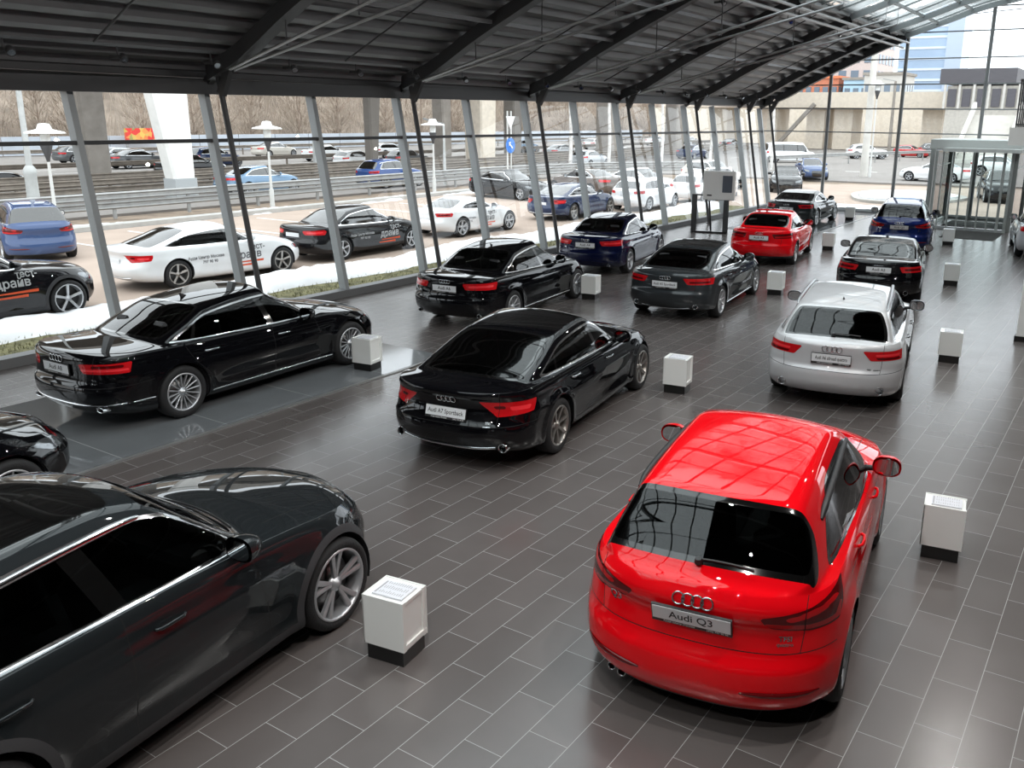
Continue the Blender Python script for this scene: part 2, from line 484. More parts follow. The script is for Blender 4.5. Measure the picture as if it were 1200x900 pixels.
def make_car(name, c, paintm, hero=True, parent_name=None):
    """c: dict of measures (rear bumper at y=0, ground z=0). Returns the root Empty."""
    L, W, H = c['L'], c['W'], c['H']; hw0 = W / 2; wb = c['wb']; ro = c['ro']; rw = c.get('rw', 0.335); Ra = rw + c.get('agap', 0.045)
    yA, yB = ro, ro + wb
    q = 1.0 if hero else 0.45
    if c.get('lod'): q = c['lod']
    na, nbx, nr = int(40 * q), int(110 * q), int(26 * q)
    zb = spl([(0, c.get('zbot', 0.27)), (ro * 0.8, 0.2), (ro + wb * 0.5, 0.17), (L - 0.7, 0.18), (L, 0.22)])
    ze = spl(c['edge'])                        # shoulder / deck edge height along y
    yr = spl(c['rear']); yf = spl(c['front'])  # rear and front profile offsets against height share
    cr, cf, nR, nF = c.get('cr', 0.55), c.get('cf', 0.95), c.get('nR', 2.6), c.get('nF', 2.4)
    prof = spl(c.get('prof', [(0, 0.90), (0.06, 0.955), (0.18, 0.985), (0.4, 0.995), (0.58, 1.0), (0.72, 0.985), (0.8, 0.97), (0.9, 0.955), (1, 0.915)]))
    taper = spl([(0, c.get('tr', 0.955)), (ro + 0.1, 0.995), (L * 0.45, 1.0), (yB, 0.99), (L, c.get('tf', 0.93))])
    # columns round the half perimeter
    ths = R(62)
    cols = [('r', ths * k / na) for k in range(na + 1)]
    n1 = max(4, int(na * 0.45))
    cols += [('r', ths + (R(90) - ths) * k / n1) for k in range(1, n1 + 1)]
    ns = nbx
    cols += [('s', k / ns) for k in range(1, ns + 1)]
    thf = R(62)
    cols += [('f', R(90) - (R(90) - thf) * k / n1) for k in range(1, n1 + 1)]
    i_f = len(cols) - 1
    cols += [('f', thf - thf * k / na) for k in range(1, na + 1)]
    def outline(s_):
        X, Y = [], []
        y0 = float(yr(s_)); y1 = L - float(yf(s_)); p = float(prof(s_))
        for k, t in cols:
            if k == 'r': yy = y0 + cr * (1 - max(0, math.cos(t)) ** (2 / nR)); xx = hw0 * p * math.sin(t) ** (2 / nR)
            elif k == 's': yy = y0 + cr + (y1 - cf - y0 - cr) * t; xx = hw0 * p
            else: yy = y1 - cf * (1 - max(0, math.cos(t)) ** (2 / nF)); xx = hw0 * p * math.sin(t) ** (2 / nF)
            X.append(xx); Y.append(yy)
        X = np.array(X); Y = np.array(Y); X = X * taper(Y)
        return X, Y
    srow = np.linspace(0, 1, nr + 1)
    V = []; rows = []
    for s_ in srow:
        X, Y = outline(s_); Z = zb(Y) + s_ * (ze(Y) - zb(Y))
        # flared arches
        for yw in (yA, yB):
            rr = np.hypot(Y - yw, Z - rw); X = X + np.where(X > 0.5, c.get('flare', 0.018) * np.exp(-((rr - Ra) / 0.07) ** 2), 0)
        # body side crease
        if c.get('crease', 1):
            zc_ = c.get('zcrease', 0.72) * (H / 1.45); X = X + np.where(X > 0.6 * hw0, 0.009 * np.exp(-np.abs(Z - zc_ - 0.02 * (Y / L)) / 0.035), 0)
            X = X - np.where((X > 0.6 * hw0) & (Z < 0.6), 0.022 * np.exp(-((Z - 0.40) / 0.10) ** 2) * np.exp(-((Y - (yA + yB) / 2) / 0.95) ** 4), 0)
        Q = np.concatenate([[0], np.cumsum(np.hypot(np.diff(X), np.diff(Y)))])
        rows.append((X, Y, Z, Q))
    nc = len(cols); idx = np.arange(len(srow) * nc).reshape(len(srow), nc)
    V = np.concatenate([np.stack([X, Y, Z, Q, np.full(nc, -1.0)], 1) for X, Y, Z, Q in rows])
    F = []; reg = []
    for i in range(len(srow) - 1):
        for j in range(nc - 1):
            F.append([idx[i, j], idx[i, j + 1], idx[i + 1, j + 1], idx[i + 1, j]]); reg.append('low')
    # flat underside
    o = len(V); X, Y, Z, Q = rows[0]
    V = np.vstack([V, np.stack([X * 0, np.clip(Y, Y[0] + 0.02, Y[-1] - 0.02), Z, Q, np.full(nc, -1.0)], 1)])
    for j in range(nc - 1): F.append([idx[0, j], o + j, o + j + 1, idx[0, j + 1]]); reg.append('under')
    # upper surface: a Coons patch in plan with a height field
    X1, Y1, Z1, Q1 = rows[-1]
    jr = na; nside = i_f - na
    Rj = np.stack([X1[:na + 1], Y1[:na + 1]], 1); Fj = np.stack([X1[i_f:], Y1[i_f:]], 1)[::-1]
    Sd = np.stack([X1[na:i_f + 1], Y1[na:i_f + 1]], 1)
    zc = spl(c['canopy'])                      # centre-line of the glasshouse
    gb = spl(c['glasshw'])                     # half width of the glasshouse at its base
    a1, a2 = c.get('a1', 0.30), c.get('a2', 0.42)
    dc = spl(c['deckcrown']) ; bwr, bwf = c.get('bowr', 0.16), c.get('bowf', 0.28)
    ymid = c.get('ymid', L * 0.5)
    crown = c.get('crown', 0.05)
    ysort = np.argsort(Y1)
    xe_of = lambda y: np.interp(y, Y1[ysort], X1[ysort])
    P_of = arc_of(zc, -0.5, L + 0.5)
    def yeff(x, y):
        w = np.clip((y - ymid) / 0.5, -1, 1) * 0.5 + 0.5
        return y - (1 - w) * bwr * x * x + w * bwf * x * x
    def side_h(x, y):
        d = gb(y) - np.abs(x)
        return np.where(d > 0, (-a1 + np.sqrt(np.maximum(a1 * a1 + 4 * a2 * d, 0))) / (2 * a2), d / a1) + ze(y) - 0.02
    def zup(x, y):
        xe = np.maximum(xe_of(y), 1e-4); deck = ze(y) + dc(y) * (1 - np.clip(np.abs(x) / xe, 0, 1) ** 2.6)
        cz = zc(yeff(x, y)) - crown * x * x
        can = smin(cz, side_h(x, y), c.get('kroof', 0.05))
        e = np.clip((xe - np.abs(x)) / 0.02, 0, 1)
        ed = np.clip(np.minimum(y - Y1[0], Y1[-1] - y) / 0.03, 0, 1)
        z = smax(deck, can, 0.018) - 0.0 * e
        return np.where(e * ed < 1, deck + (z - deck) * np.minimum(e, ed), z)
    UP = -np.ones((nside + 1, na + 1), int)
    UP[0, :] = idx[-1, :na + 1]; UP[:, na] = idx[-1, na:i_f + 1]; UP[nside, :] = idx[-1, i_f:][::-1]
    newv = []; base = len(V)
    bS = (Sd[:, 1] - Sd[0, 1]) / (Sd[-1, 1] - Sd[0, 1])
    for i in range(nside + 1):
        b = bS[i]; cn = np.array([0, Rj[0, 1] + (Fj[0, 1] - Rj[0, 1]) * b])
        for j in range(na + 1):
            if UP[i, j] >= 0: continue
            a = (Rj[j, 0] / Rj[na, 0]) * (1 - b) + (Fj[j, 0] / Fj[na, 0]) * b
            p = (1 - b) * Rj[j] + b * Fj[j] + (1 - a) * cn + a * Sd[i] - ((1 - a) * (1 - b) * Rj[0] + a * (1 - b) * Rj[na] + (1 - a) * b * Fj[0] + a * b * Fj[na])
            UP[i, j] = base + len(newv); newv.append((max(p[0], 0.0), p[1], 0, 0, 0))
    newv = np.array(newv); newv[:, 2] = zup(newv[:, 0], newv[:, 1])
    V = np.vstack([V, newv])
    ye = yeff(V[:, 0], V[:, 1]); V[:, 4] = np.where(V[:, 4] < 0, -1, P_of(ye))
    for k in range(base, len(V)): pass
    V[idx[-1], 4] = P_of(yeff(X1, Y1))
    for i in range(nside):
        for j in range(na):
            F.append([UP[i, j], UP[i, j + 1], UP[i + 1, j + 1], UP[i + 1, j]]); reg.append('up')
    S = Surf(V, F, reg)
    full_N = None
    # --- cuts
    for yw in (yA, yB):
        S.cut(lambda v: np.hypot(v[:, 1] - yw, v[:, 2] - rw) - Ra, ('low', 'under'), 'void', lambda v: v[:, 0] > hw0 - 0.36)
    if c.get('clad'):
        for yw in (yA, yB):
            S.cut(lambda v: np.hypot(v[:, 1] - yw, v[:, 2] - rw) - Ra - 0.065, ('low',), 'clad', lambda v: v[:, 0] > hw0 - 0.4)
        S.cut(lambda v: v[:, 2] - c['clad'], ('low',), 'clad')
    if c.get('rearlow'):       # dark lower valance at the back
        S.cut(lambda v: np.maximum(v[:, 2] - c['rearlow'](v[:, 3]) if callable(c['rearlow']) else v[:, 2] - c['rearlow'], v[:, 1] - ro + Ra), ('low',), 'valance')
    pr0, pr1 = c['rearglass']; P0, P1 = float(P_of(pr0)), float(P_of(pr1)); wr0, wr1 = c['rearglass_w']
    def phi_rg(v, g=0.0):
        u = (v[:, 4] - P0) / (P1 - P0); wx = wr0 + (wr1 - wr0) * u + 0.03 * np.sin(np.pi * np.clip(u, 0, 1))
        return smax(smax(P0 - v[:, 4], v[:, 4] - P1, 0.001), (v[:, 0] - wx), c.get('rgk', 0.09)) - g
    wf0, wf1 = c['windscreen']; Q0, Q1 = float(P_of(wf0)), float(P_of(wf1)); ww0, ww1 = c['windscreen_w']
    def phi_ws(v, g=0.0):
        u = (v[:, 4] - Q0) / (Q1 - Q0); wx = ww0 + (ww1 - ww0) * u
        return smax(smax(Q0 - v[:, 4], v[:, 4] - Q1, 0.001), (v[:, 0] - wx), 0.07) - g
    dl0 = spl(c['dlo_rear']) ; dof = c.get('dlo_off', 0.105); dyf = c['dlo_front']; dlow = c.get('dlo_low', 0.025)
    def phi_dlo(v, g=0.0):
        y, z = v[:, 1], v[:, 2]
        sl = (zc(y + 0.02) - zc(y - 0.02)) / 0.04; top = (z - (zc(y) - dof * np.sqrt(1 + np.minimum(sl * sl, 0.35)) - crown * 0.3)) / np.sqrt(1 + np.minimum(sl * sl, 0.8))
        lo = ze(y) + dlow - z
        rear = (dl0(z) - y) * c.get('dlo_rs', 0.85)
        return smax(smax(lo, top, 0.004), smax(rear, y - dyf, 0.02), c.get('dlok', 0.05)) - g
    sidetest = lambda v: (side_h(v[:, 0], v[:, 1]) < zc(yeff(v[:, 0], v[:, 1])) - crown * v[:, 0] ** 2 + 0.16) & (v[:, 0] > 0.45 * hw0) & (v[:, 2] > ze(v[:, 1]) - 0.01)
    S.cut(lambda v: phi_rg(v), ('up',), 'rglass')
    if hero: S.cut(lambda v: -phi_rg(v, -c.get('rgborder', 0.035)), ('rglass',), 'rborder')
    S.cut(lambda v: phi_ws(v), ('up',), 'wglass')
    S.cut(lambda v: phi_dlo(v, 0.022), ('up',), 'trim', sidetest)
    S.cut(lambda v: phi_dlo(v, 0.0), ('trim',), 'sglass')
    for (yb0, zb0_, yt0, w_) in c['pillars']:  # pillars between the side windows: foot y, top y
        def ph(v):
            zz = (v[:, 2] - ze(v[:, 1])) / 0.4; return np.abs(v[:, 1] - (yb0 + (yt0 - yb0) * zz)) - w_ / 2
        S.cut(ph, ('sglass',), 'pillar')
    if c.get('pano'):
        p0_, p1_, pw_ = c['pano']; A0, A1 = float(P_of(p0_)), float(P_of(p1_))
        S.cut(lambda v: smax(smax(A0 - v[:, 4], v[:, 4] - A1, 0.001), v[:, 0] - pw_, 0.06), ('up',), 'pano')
    # lamps, in (distance round the perimeter, height)
    for nm, poly in c.get('tail', []):
        ps_ = np.array(poly)
        if np.ptp(ps_[:, 1]) < 0.05:
            k1, k0 = np.polyfit(ps_[:, 0], ps_[:, 1], 1); S.score(lambda v: v[:, 2] - k1 * v[:, 3] - k0, ('low', 'tail', 'tail2', 'tail3'), lambda v: v[:, 1] < ro)
        S.cut(lambda v: sdpoly(v[:, 3], v[:, 2], poly) - 0.008, ('low', 'tail', 'tail2', 'tail3'), nm, lambda v: v[:, 1] < ro)
    Qt = None
    if c.get('head'):
        Qm = rows[-1][3][-1]
        S.cut(lambda v: sdpoly(hyp_front(v, L), v[:, 2], c['head']) - 0.012, ('low', 'up'), 'head', lambda v: v[:, 1] > yB)
    if c.get('grille'):
        g0, g1, gw = c['grille']
        S.cut(lambda v: smax(smax(g0 - v[:, 2], v[:, 2] - g1, 0.01), v[:, 0] - gw * (0.8 + 0.2 * (v[:, 2] - g0) / (g1 - g0)), 0.05), ('low',), 'grille', lambda v: v[:, 1] > L - 0.5)
    # shut lines
    if hero or c.get('lines'):
        gw_ = 0.0035 if hero else 0.006
        sidev = lambda v: (v[:, 0] > hw0 * 0.6) & (v[:, 1] > 0.4)
        for ln in c.get('doors', []):
            pl = spl([(z, y) for y, z in ln]); z0_, z1_ = ln[0][1], ln[-1][1]
            S.band(lambda v: v[:, 1] - pl(v[:, 2]), gw_, lambda v: np.maximum(z0_ - v[:, 2], v[:, 2] - z1_), ('low', 'up'), 'gap', sidev)
        for (y0_, y1_, zz) in c.get('sills', []):
            S.band(lambda v: v[:, 2] - zz, gw_, lambda v: np.maximum(y0_ - v[:, 1], v[:, 1] - y1_), ('low',), 'gap', sidev)
        if c.get('bumperline'):
            zz = c['bumperline']; S.band(lambda v: v[:, 2] - zz - 0.05 * np.clip(v[:, 3] - 0.6, 0, 1), gw_, lambda v: v[:, 1] - ro + Ra + 0.01, ('low',), 'gap', lambda v: v[:, 1] < ro)
        if c.get('lidq'):
            lq, z0_ = c['lidq']; S.band(lambda v: v[:, 3] - lq - 0.10 * (v[:, 2] - z0_), gw_, lambda v: z0_ - v[:, 2], ('low', 'tail', 'tail2'), 'gap', lambda v: v[:, 1] < ro)
        if c.get('hoodline'):
            h0, h1, hx = c['hoodline']; S.band(lambda v: v[:, 0] - hx, gw_, lambda v: np.maximum(h0 - v[:, 1], v[:, 1] - h1), ('up',), 'gap', lambda v: v[:, 1] > h0 - 0.2)
        if c.get('lidline'):
            h0, h1, hx = c['lidline']; S.band(lambda v: v[:, 0] - hx, gw_, lambda v: np.maximum(h0 - v[:, 1], v[:, 1] - h1), ('up',), 'gap', lambda v: v[:, 1] < h1 + 0.2)
    N = S.normals()
    root = empty(parent_name or name)
    skin = {'low': 0, 'up': 0, 'gap': 1, 'under': 1, 'lamp': 0}
    if c.get('rearlow'):
        skin['valance'] = 2
    surf_part('body', S, N, skin, [paintm, GAP, c.get('valmat', PLASTIC)], root)
    if c.get('clad'): surf_part('cladding', S, N, {'clad': 0}, c.get('cladmat', GREYPLASTIC), root)
    surf_part('rear_window', S, N, {'rglass': 0, 'rborder': 1}, [c.get('rgmat', GLASSD), GLOSSBLK], root)
    surf_part('windscreen', S, N, {'wglass': 0}, c.get('wsmat', GLASSL), root)
    for sd in (1, -1): surf_part('side_window', S, N, {'sglass': 0, 'pillar': 1}, [c.get('sgmat', GLASSD), GLOSSBLK], root, side=sd)
    for sd in (1, -1): surf_part('window_trim', S, N, {'trim': 0}, c.get('trimmat', CHROME), root, off=0.002, side=sd)
    if c.get('pano'): surf_part('sunroof', S, N, {'pano': 0}, GLOSSBLK, root)
    for sd in (1, -1):
        surf_part('tail_light', S, N, {'tail': 0, 'tail2': 1, 'tail3': 2}, [LAMPRED, LAMPREDD, LAMPLIT], root, off=0.003, side=sd)
    if c.get('head'):
        for sd in (1, -1): surf_part('headlight', S, N, {'head': 0}, LAMPCLR, root, off=0.003, side=sd)
    if c.get('grille'): surf_part('grille', S, N, {'grille': 0}, GLOSSBLK, root, off=0.002)
    if hero:
        surf_part('interior_lining', S, N, {'low': 0, 'up': 0}, TRIMDARK, root, off=-0.03, inner=True)
    # wheel wells
    for yw in (yA, yB):
        for sd in (1, -1):
            m = MB(); n_ = 24; ang = [math.pi * (-0.1 + 1.2 * k / n_) for k in range(n_ + 1)]
            xo, xi = hw0 * 0.955, hw0 - 0.34
            g_ = [[(sd * xx, yw + (Ra + 0.002) * math.cos(t), rw + (Ra + 0.002) * math.sin(t)) for t in ang] for xx in (xo, xi)]
            m.grid(g_, 0, True, flip=(sd < 0))
            m.add([(sd * xi, yw, rw)] + g_[1], [(0, k + 1, k + 2) for k in range(n_)])
            m.build('wheel_arch', TRIMDARK, root)
    # wheels
    for yw in (yA, yB):
        for sd in (1, -1):
            wheel(root, sd * (hw0 - c.get('inset', 0.012)), yw, rw, sd, *c.get('rim', (5, False)), rim_r=c.get('rimr'), mat=c.get('rimmat'), hero=hero)
    # door mirrors
    my, mz = c['mirror']; ms = c.get('mscale', 1.0)
    for sd in (1, -1):
        m = MB(); rows_ = []
        for i in range(9):
            u = i / 8; yy = -0.055 + 0.20 * u; k = math.sqrt(max(0, 1 - (u * 0.99) ** 2.2))
            row = []
            for j in range(17):
                t = 2 * math.pi * j / 16; cx_, cz_ = math.cos(t), math.sin(t)
                row.append(((0.118 * np.sign(cx_) * abs(cx_) ** 0.75) * k * ms, yy * ms * 0.85, (0.088 * np.sign(cz_) * abs(cz_) ** 0.8) * k * ms))
            rows_.append(row)
        cx0 = sd * (hw0 + 0.03)
        m.grid([[(cx0 + p[0], my + p[1], mz + p[2]) for p in r_] for r_ in rows_], 0, True)
        m.cyl((sd * (hw0 - 0.16), my + 0.06, mz - 0.075), (cx0 - sd * 0.05, my + 0.03, mz - 0.05), 0.028, 0.022, 8, 1)
        mo = m.build('door_mirror', [c.get('mirrormat', paintm), PLASTIC], root)
        g_ = MB(); ring = [(cx0 + 0.100 * ms * math.copysign(abs(math.cos(t)) ** 0.75, math.cos(t)), my - 0.05 * ms, mz + 0.070 * ms * math.copysign(abs(math.sin(t)) ** 0.8, math.sin(t))) for t in [2 * math.pi * k / 20 for k in range(20)]]
        g_.add(ring, [tuple(range(20))[::-1]]); g_.add([(a, b - 0.008, c_) for a, b, c_ in ring], [tuple(range(20))])
        g_.build('mirror_glass', MIRRORG if sd > 0 or True else MIRRORG, mo)
    # where is the body side at (y, z)?
    low_rows = rows
    def xside(y, z):
        s_ = float(np.clip((z - zb(y)) / (ze(y) - zb(y)), 0, 1)); i = min(int(s_ * nr), nr - 1); t = s_ * nr - i
        def at(rw_): X, Y, Z, Q = rw_; return np.interp(y, Y, X)
        return float(at(low_rows[i]) * (1 - t) + at(low_rows[i + 1]) * t)
    def yrear(x, z):
        s_ = float(np.clip((z - zb(0.1)) / (ze(0.1) - zb(0.1)), 0, 1)); i = min(int(s_ * nr), nr - 1); t = s_ * nr - i
        def at(rw_): X, Y, Z, Q = rw_; k = len(X) // 2; return np.interp(abs(x), X[:na + n1 + 1], Y[:na + n1 + 1])
        return float(at(low_rows[i]) * (1 - t) + at(low_rows[i + 1]) * t)
    if hero or c.get('lines'):
        for (hy, hz) in c.get('handles', []):
            for sd in (1, -1):
                m = MB(); xs_ = [xside(hy + d, hz) for d in (-0.11, 0, 0.11)]
                m.tube([(sd * (xs_[0] + 0.006), hy - 0.11, hz), (sd * (xs_[0] + 0.03), hy - 0.085, hz + 0.003), (sd * (xs_[1] + 0.036), hy, hz + 0.006), (sd * (xs_[2] + 0.03), hy + 0.085, hz + 0.003), (sd * (xs_[2] + 0.006), hy + 0.11, hz)], 0.012, 6)
                m.build('door_handle', c.get('handlemat', paintm), root)
        if c.get('silltrim'):
            z_ = c['silltrim']
            for sd in (1, -1):
                m = MB(); pts_ = [(sd * (xside(y_, z_) + 0.004), y_, z_) for y_ in np.linspace(yA + Ra + 0.04, yB - Ra - 0.04, 12)]
                m.tube(pts_, 0.011, 6); m.build('sill_trim', CHROME, root)
    # rear details
    if c.get('plate'):
        pz, ptxt = c['plate']; y0_ = yrear(0, pz); y1_ = yrear(0, pz + 0.06); y2_ = yrear(0.26, pz); up_ = Vector((0, y1_ - yrear(0, pz - 0.06), 0.12)).normalized()
        plate(root, (0, min(y0_, y1_) - 0.014, pz), (1, 0, 0), up_, ptxt, sub=hero)
    if c.get('rings'):
        rz_, rs_ = c['rings'];
        if rz_ < float(ze(0.1)):
            up_ = Vector((0, yrear(0, rz_ + 0.03) - yrear(0, rz_ - 0.03), 0.06)); rings_emblem(root, (0, yrear(0, rz_) - 0.003, rz_), (1, 0, 0), up_, rs_)
        else:
            yy = c.get('ringsy', 0.1); rings_emblem(root, (0, yy, float(zup(np.array([0.0]), np.array([yy]))[0])), (1, 0, 0), c.get('ringsup', (0, 0.4, 1)), rs_)
    for (bx, bz, txt, sz) in c.get('badges', []):
        m = MB()
        def fr(u, w, bx=bx, bz=bz): return (bx + u, yrear(bx + u, bz + w) - 0.006, bz + w)
        put_text(m, txt, sz, fr, 0, bold=0.02); m.build('model_badge', CHROME, root)
    for (ex, ez, er) in c.get('exhaust', []):
        for sx in ((-1, 1) if not c.get('exhaust_left') else (1,)):
            m = MB(); y_ = min(yrear(abs(ex), ez), yrear(abs(ex), ez + 0.12) + 0.02) + c.get('exin', 0.035); e2 = c.get('exoval', 1.0)
            P_ = []
            for rr, yy in ((er * 0.8, 0.12), (er * 0.8, -0.005), (er * 0.9, -0.022), (er, -0.015), (er, 0.1)):
                P_.append([(sx * ex + rr * e2 * math.cos(2 * math.pi * k / 20), y_ + yy, ez + rr * math.sin(2 * math.pi * k / 20)) for k in range(21)])
            m.grid(P_, 0, True); m.add([(p[0], p[1] - 0.06, p[2]) for p in P_[0][:20]], [tuple(range(20))], 1)
            m.build('exhaust_tip', [CHROME, PLASTIC], root)
    if c.get('chromeband'):    # bright strip across the lower bumper
        bz_, bx_ = c['chromeband']; m = MB()
        pts_ = [(x_, yrear(x_, bz_ + 0.03 * (abs(x_) / bx_) ** 3) - 0.006, bz_ + 0.03 * (abs(x_) / bx_) ** 3) for x_ in np.linspace(-bx_, bx_, 24)]
        
        if c.get('chromewrap'):
            for sd in (1, -1):
                zz = bz_ + 0.03
                w_ = MB(); w_.tube([(sd * (xside(y_, zz) + 0.004), y_, zz) for y_ in np.linspace(0.42, yA - Ra - 0.03, 9)], 0.009, 6); w_.build('bumper_trim', CHROME, root)
        m.tube(pts_, c.get('bandr', 0.011), 6); m.build('bumper_trim', CHROME, root)
    if c.get('reflectors'):
        rz_, x0_, x1_ = c['reflectors']
        for sd in (1, -1):
            m = MB(); pts_ = [(sd * x_, yrear(x_, rz_) - 0.003, rz_) for x_ in np.linspace(x0_, x1_, 8)]
            m.tube(pts_, [0.006, 0.014, 0.018, 0.018, 0.018, 0.017, 0.014, 0.005], 6); m.build('rear_reflector', LAMPREDD, root)
    # roof
    def zt(x, y): return float(zup(np.array([float(x)]), np.array([float(y)]))[0])
    if c.get('rails'):
        r0_, r1_, rx, raised, rmat = c['rails']
        for sd in (1, -1):
            m = MB(); ys = np.linspace(r0_, r1_, 16); pts_ = []
            for k, y_ in enumerate(ys):
                e = min(k, 15 - k); lift = raised * (1 - math.exp(-e * 1.1)); pts_.append((sd * (rx - 0.05 * ((y_ - r0_) / (r1_ - r0_)) ** 2), y_, zt(rx, y_) + 0.006 + lift))
            m.tube(pts_, [0.012] + [c.get('railr', 0.021)] * 14 + [0.012], 8)
            m.build('roof_rail', rmat, root)
    if c.get('antenna'):
        ay = c['antenna']; m = MB(); z_ = zt(0, ay)
        m.grid([[(0.018 * (1 - u) * s_, ay - 0.05 - 0.02 * u + 0.13 * v_ * (1 - u * 0.8), z_ - 0.004 + 0.055 * u) for v_, s_ in ((0, 0), (0.3, 1), (1, 0), (0.3, -1), (0, 0))] for u in (0, 0.4, 0.8, 1)], 0, True)
        m.build('roof_antenna', PLASTIC, root)
    if c.get('wiper'):
        wy, wx_ = c['wiper']; m = MB()
        pts_ = [(x_, wy + 0.02 * (x_ / 0.4), zt(x_, wy + 0.02 * (x_ / 0.4)) + 0.022) for x_ in np.linspace(-0.02, wx_, 8)]
        m.tube(pts_, 0.009, 6); m.cyl((pts_[0][0], wy - 0.01, pts_[0][2] - 0.02), (pts_[0][0], wy - 0.02, pts_[0][2] + 0.015), 0.03, 0.022, 10)
        m.build('rear_wiper', PLASTIC, root)
    if c.get('fwipers'):
        m = MB()
        for (xa, xb) in ((-0.5, 0.15), (0.1, 0.62)):
            yw_ = c['windscreen'][1] - 0.02
            m.tube([(x_, yw_ - bwf * x_ * x_ + 0.02, zt(x_, yw_ - bwf * x_ * x_ + 0.02) + 0.018) for x_ in np.linspace(xa, xb, 7)], 0.008, 6)
        m.build('windscreen_wiper', PLASTIC, root)
    if c.get('spoiler'):       # lip at the top of a tailgate
        sy0, sy1, sx_ = c['spoiler']; m = MB(); rws = []
        for y_, dz in ((sy1, 0.0), (sy1 - 0.1, 0.012), (sy0, 0.012), (sy0 + 0.02, -0.03), (sy1 - 0.05, -0.03)):
            rws.append([(x_, y_ + bwr * x_ * x_, zt(x_ * 0.98, sy1 + bwr * x_ * x_) + dz - (sy1 - y_) * 0.16) for x_ in np.linspace(-sx_, sx_, 17)])
        m.grid(rws, 0, True); m.build('roof_spoiler', paintm, root)
    # cabin
    if hero or c.get('seats'):
        m = MB(); yc0, yc1 = c.get('cabin', (ro, yB - 0.5)); bz = c.get('seatz', 0.0)
        m.box((0, (yc0 + yc1) / 2, 0.33), (W - 0.4, yc1 - yc0, 0.04)); m.box((0, yc1 - 0.28, 0.72 + bz), (W - 0.42, 0.34, 0.26), 0, 0, 0.05)
        m.box((0, yc1 - 1.0, 0.5 + bz), (0.22, 1.2, 0.28), 0, 0, 0.03)
        m.box((0, yc0 + 0.0, 0.66 + bz), (W - 0.5, 0.4, 0.5), 0, 0, 0.04)
        m.build('cabin_trim', TRIMDARK, root)
        for (sx_, sy_) in ((0.37, yc1 - 0.95), (-0.37, yc1 - 0.95), (0.4, yc0 + 0.42), (-0.4, yc0 + 0.42)):
            m = MB(); m.box((sx_, sy_ + 0.05, 0.50 + bz), (0.48, 0.5, 0.16), 0, 0, 0.05)
            m.box((sx_, sy_ - 0.24, 0.80 + bz), (0.46, 0.13, 0.58), 0, 0, 0.055, Matrix.Rotation(R(14), 3, 'X'))
            m.box((sx_, sy_ - 0.33, 1.13 + bz), (0.26, 0.09, 0.17), 0, 0, 0.04)
            m.build('seat', c.get('seatmat', SEATM), root)
        m = MB(); sw = (-0.37, yc1 - 0.5, 0.84 + bz)
        m.tube([(sw[0] + 0.18 * math.cos(t), sw[1] - 0.08 * math.sin(t), sw[2] + 0.16 * math.sin(t)) for t in [2 * math.pi * k / 20 for k in range(20)]], 0.013, 6, closed=True)
        m.box((sw[0], sw[1] + 0.02, sw[2]), (0.3, 0.05, 0.07)); m.build('steering_wheel', PLASTIC, root)
    root['_fn'] = 0; del root['_fn']
    c['_xside'] = xside; c['_zt'] = zt; c['_yrear'] = yrear
    return root

def hyp_front(v, L):
    """distance round the front corner from the nose centre-line, approximated by |x| plus setback"""
    return np.sqrt(v[:, 0] ** 2 + (L - v[:, 1]) ** 2)

def side_text(root, c, txts, sd=1):
    """lettering on the car's flank: (text, y, z, size, material)"""
    xs = c['_xside']; m = MB(); mats = []
    for (t, y, z, sz, mt) in txts:
        if mt not in mats: mats.append(mt)
        put_text(m, t, sz, lambda u, w: (sd * (xs(y + sd * u, z + w) + 0.006), y + sd * u, z + w), mats.index(mt), bold=0.02)
    return m.build('lettering', mats, root)

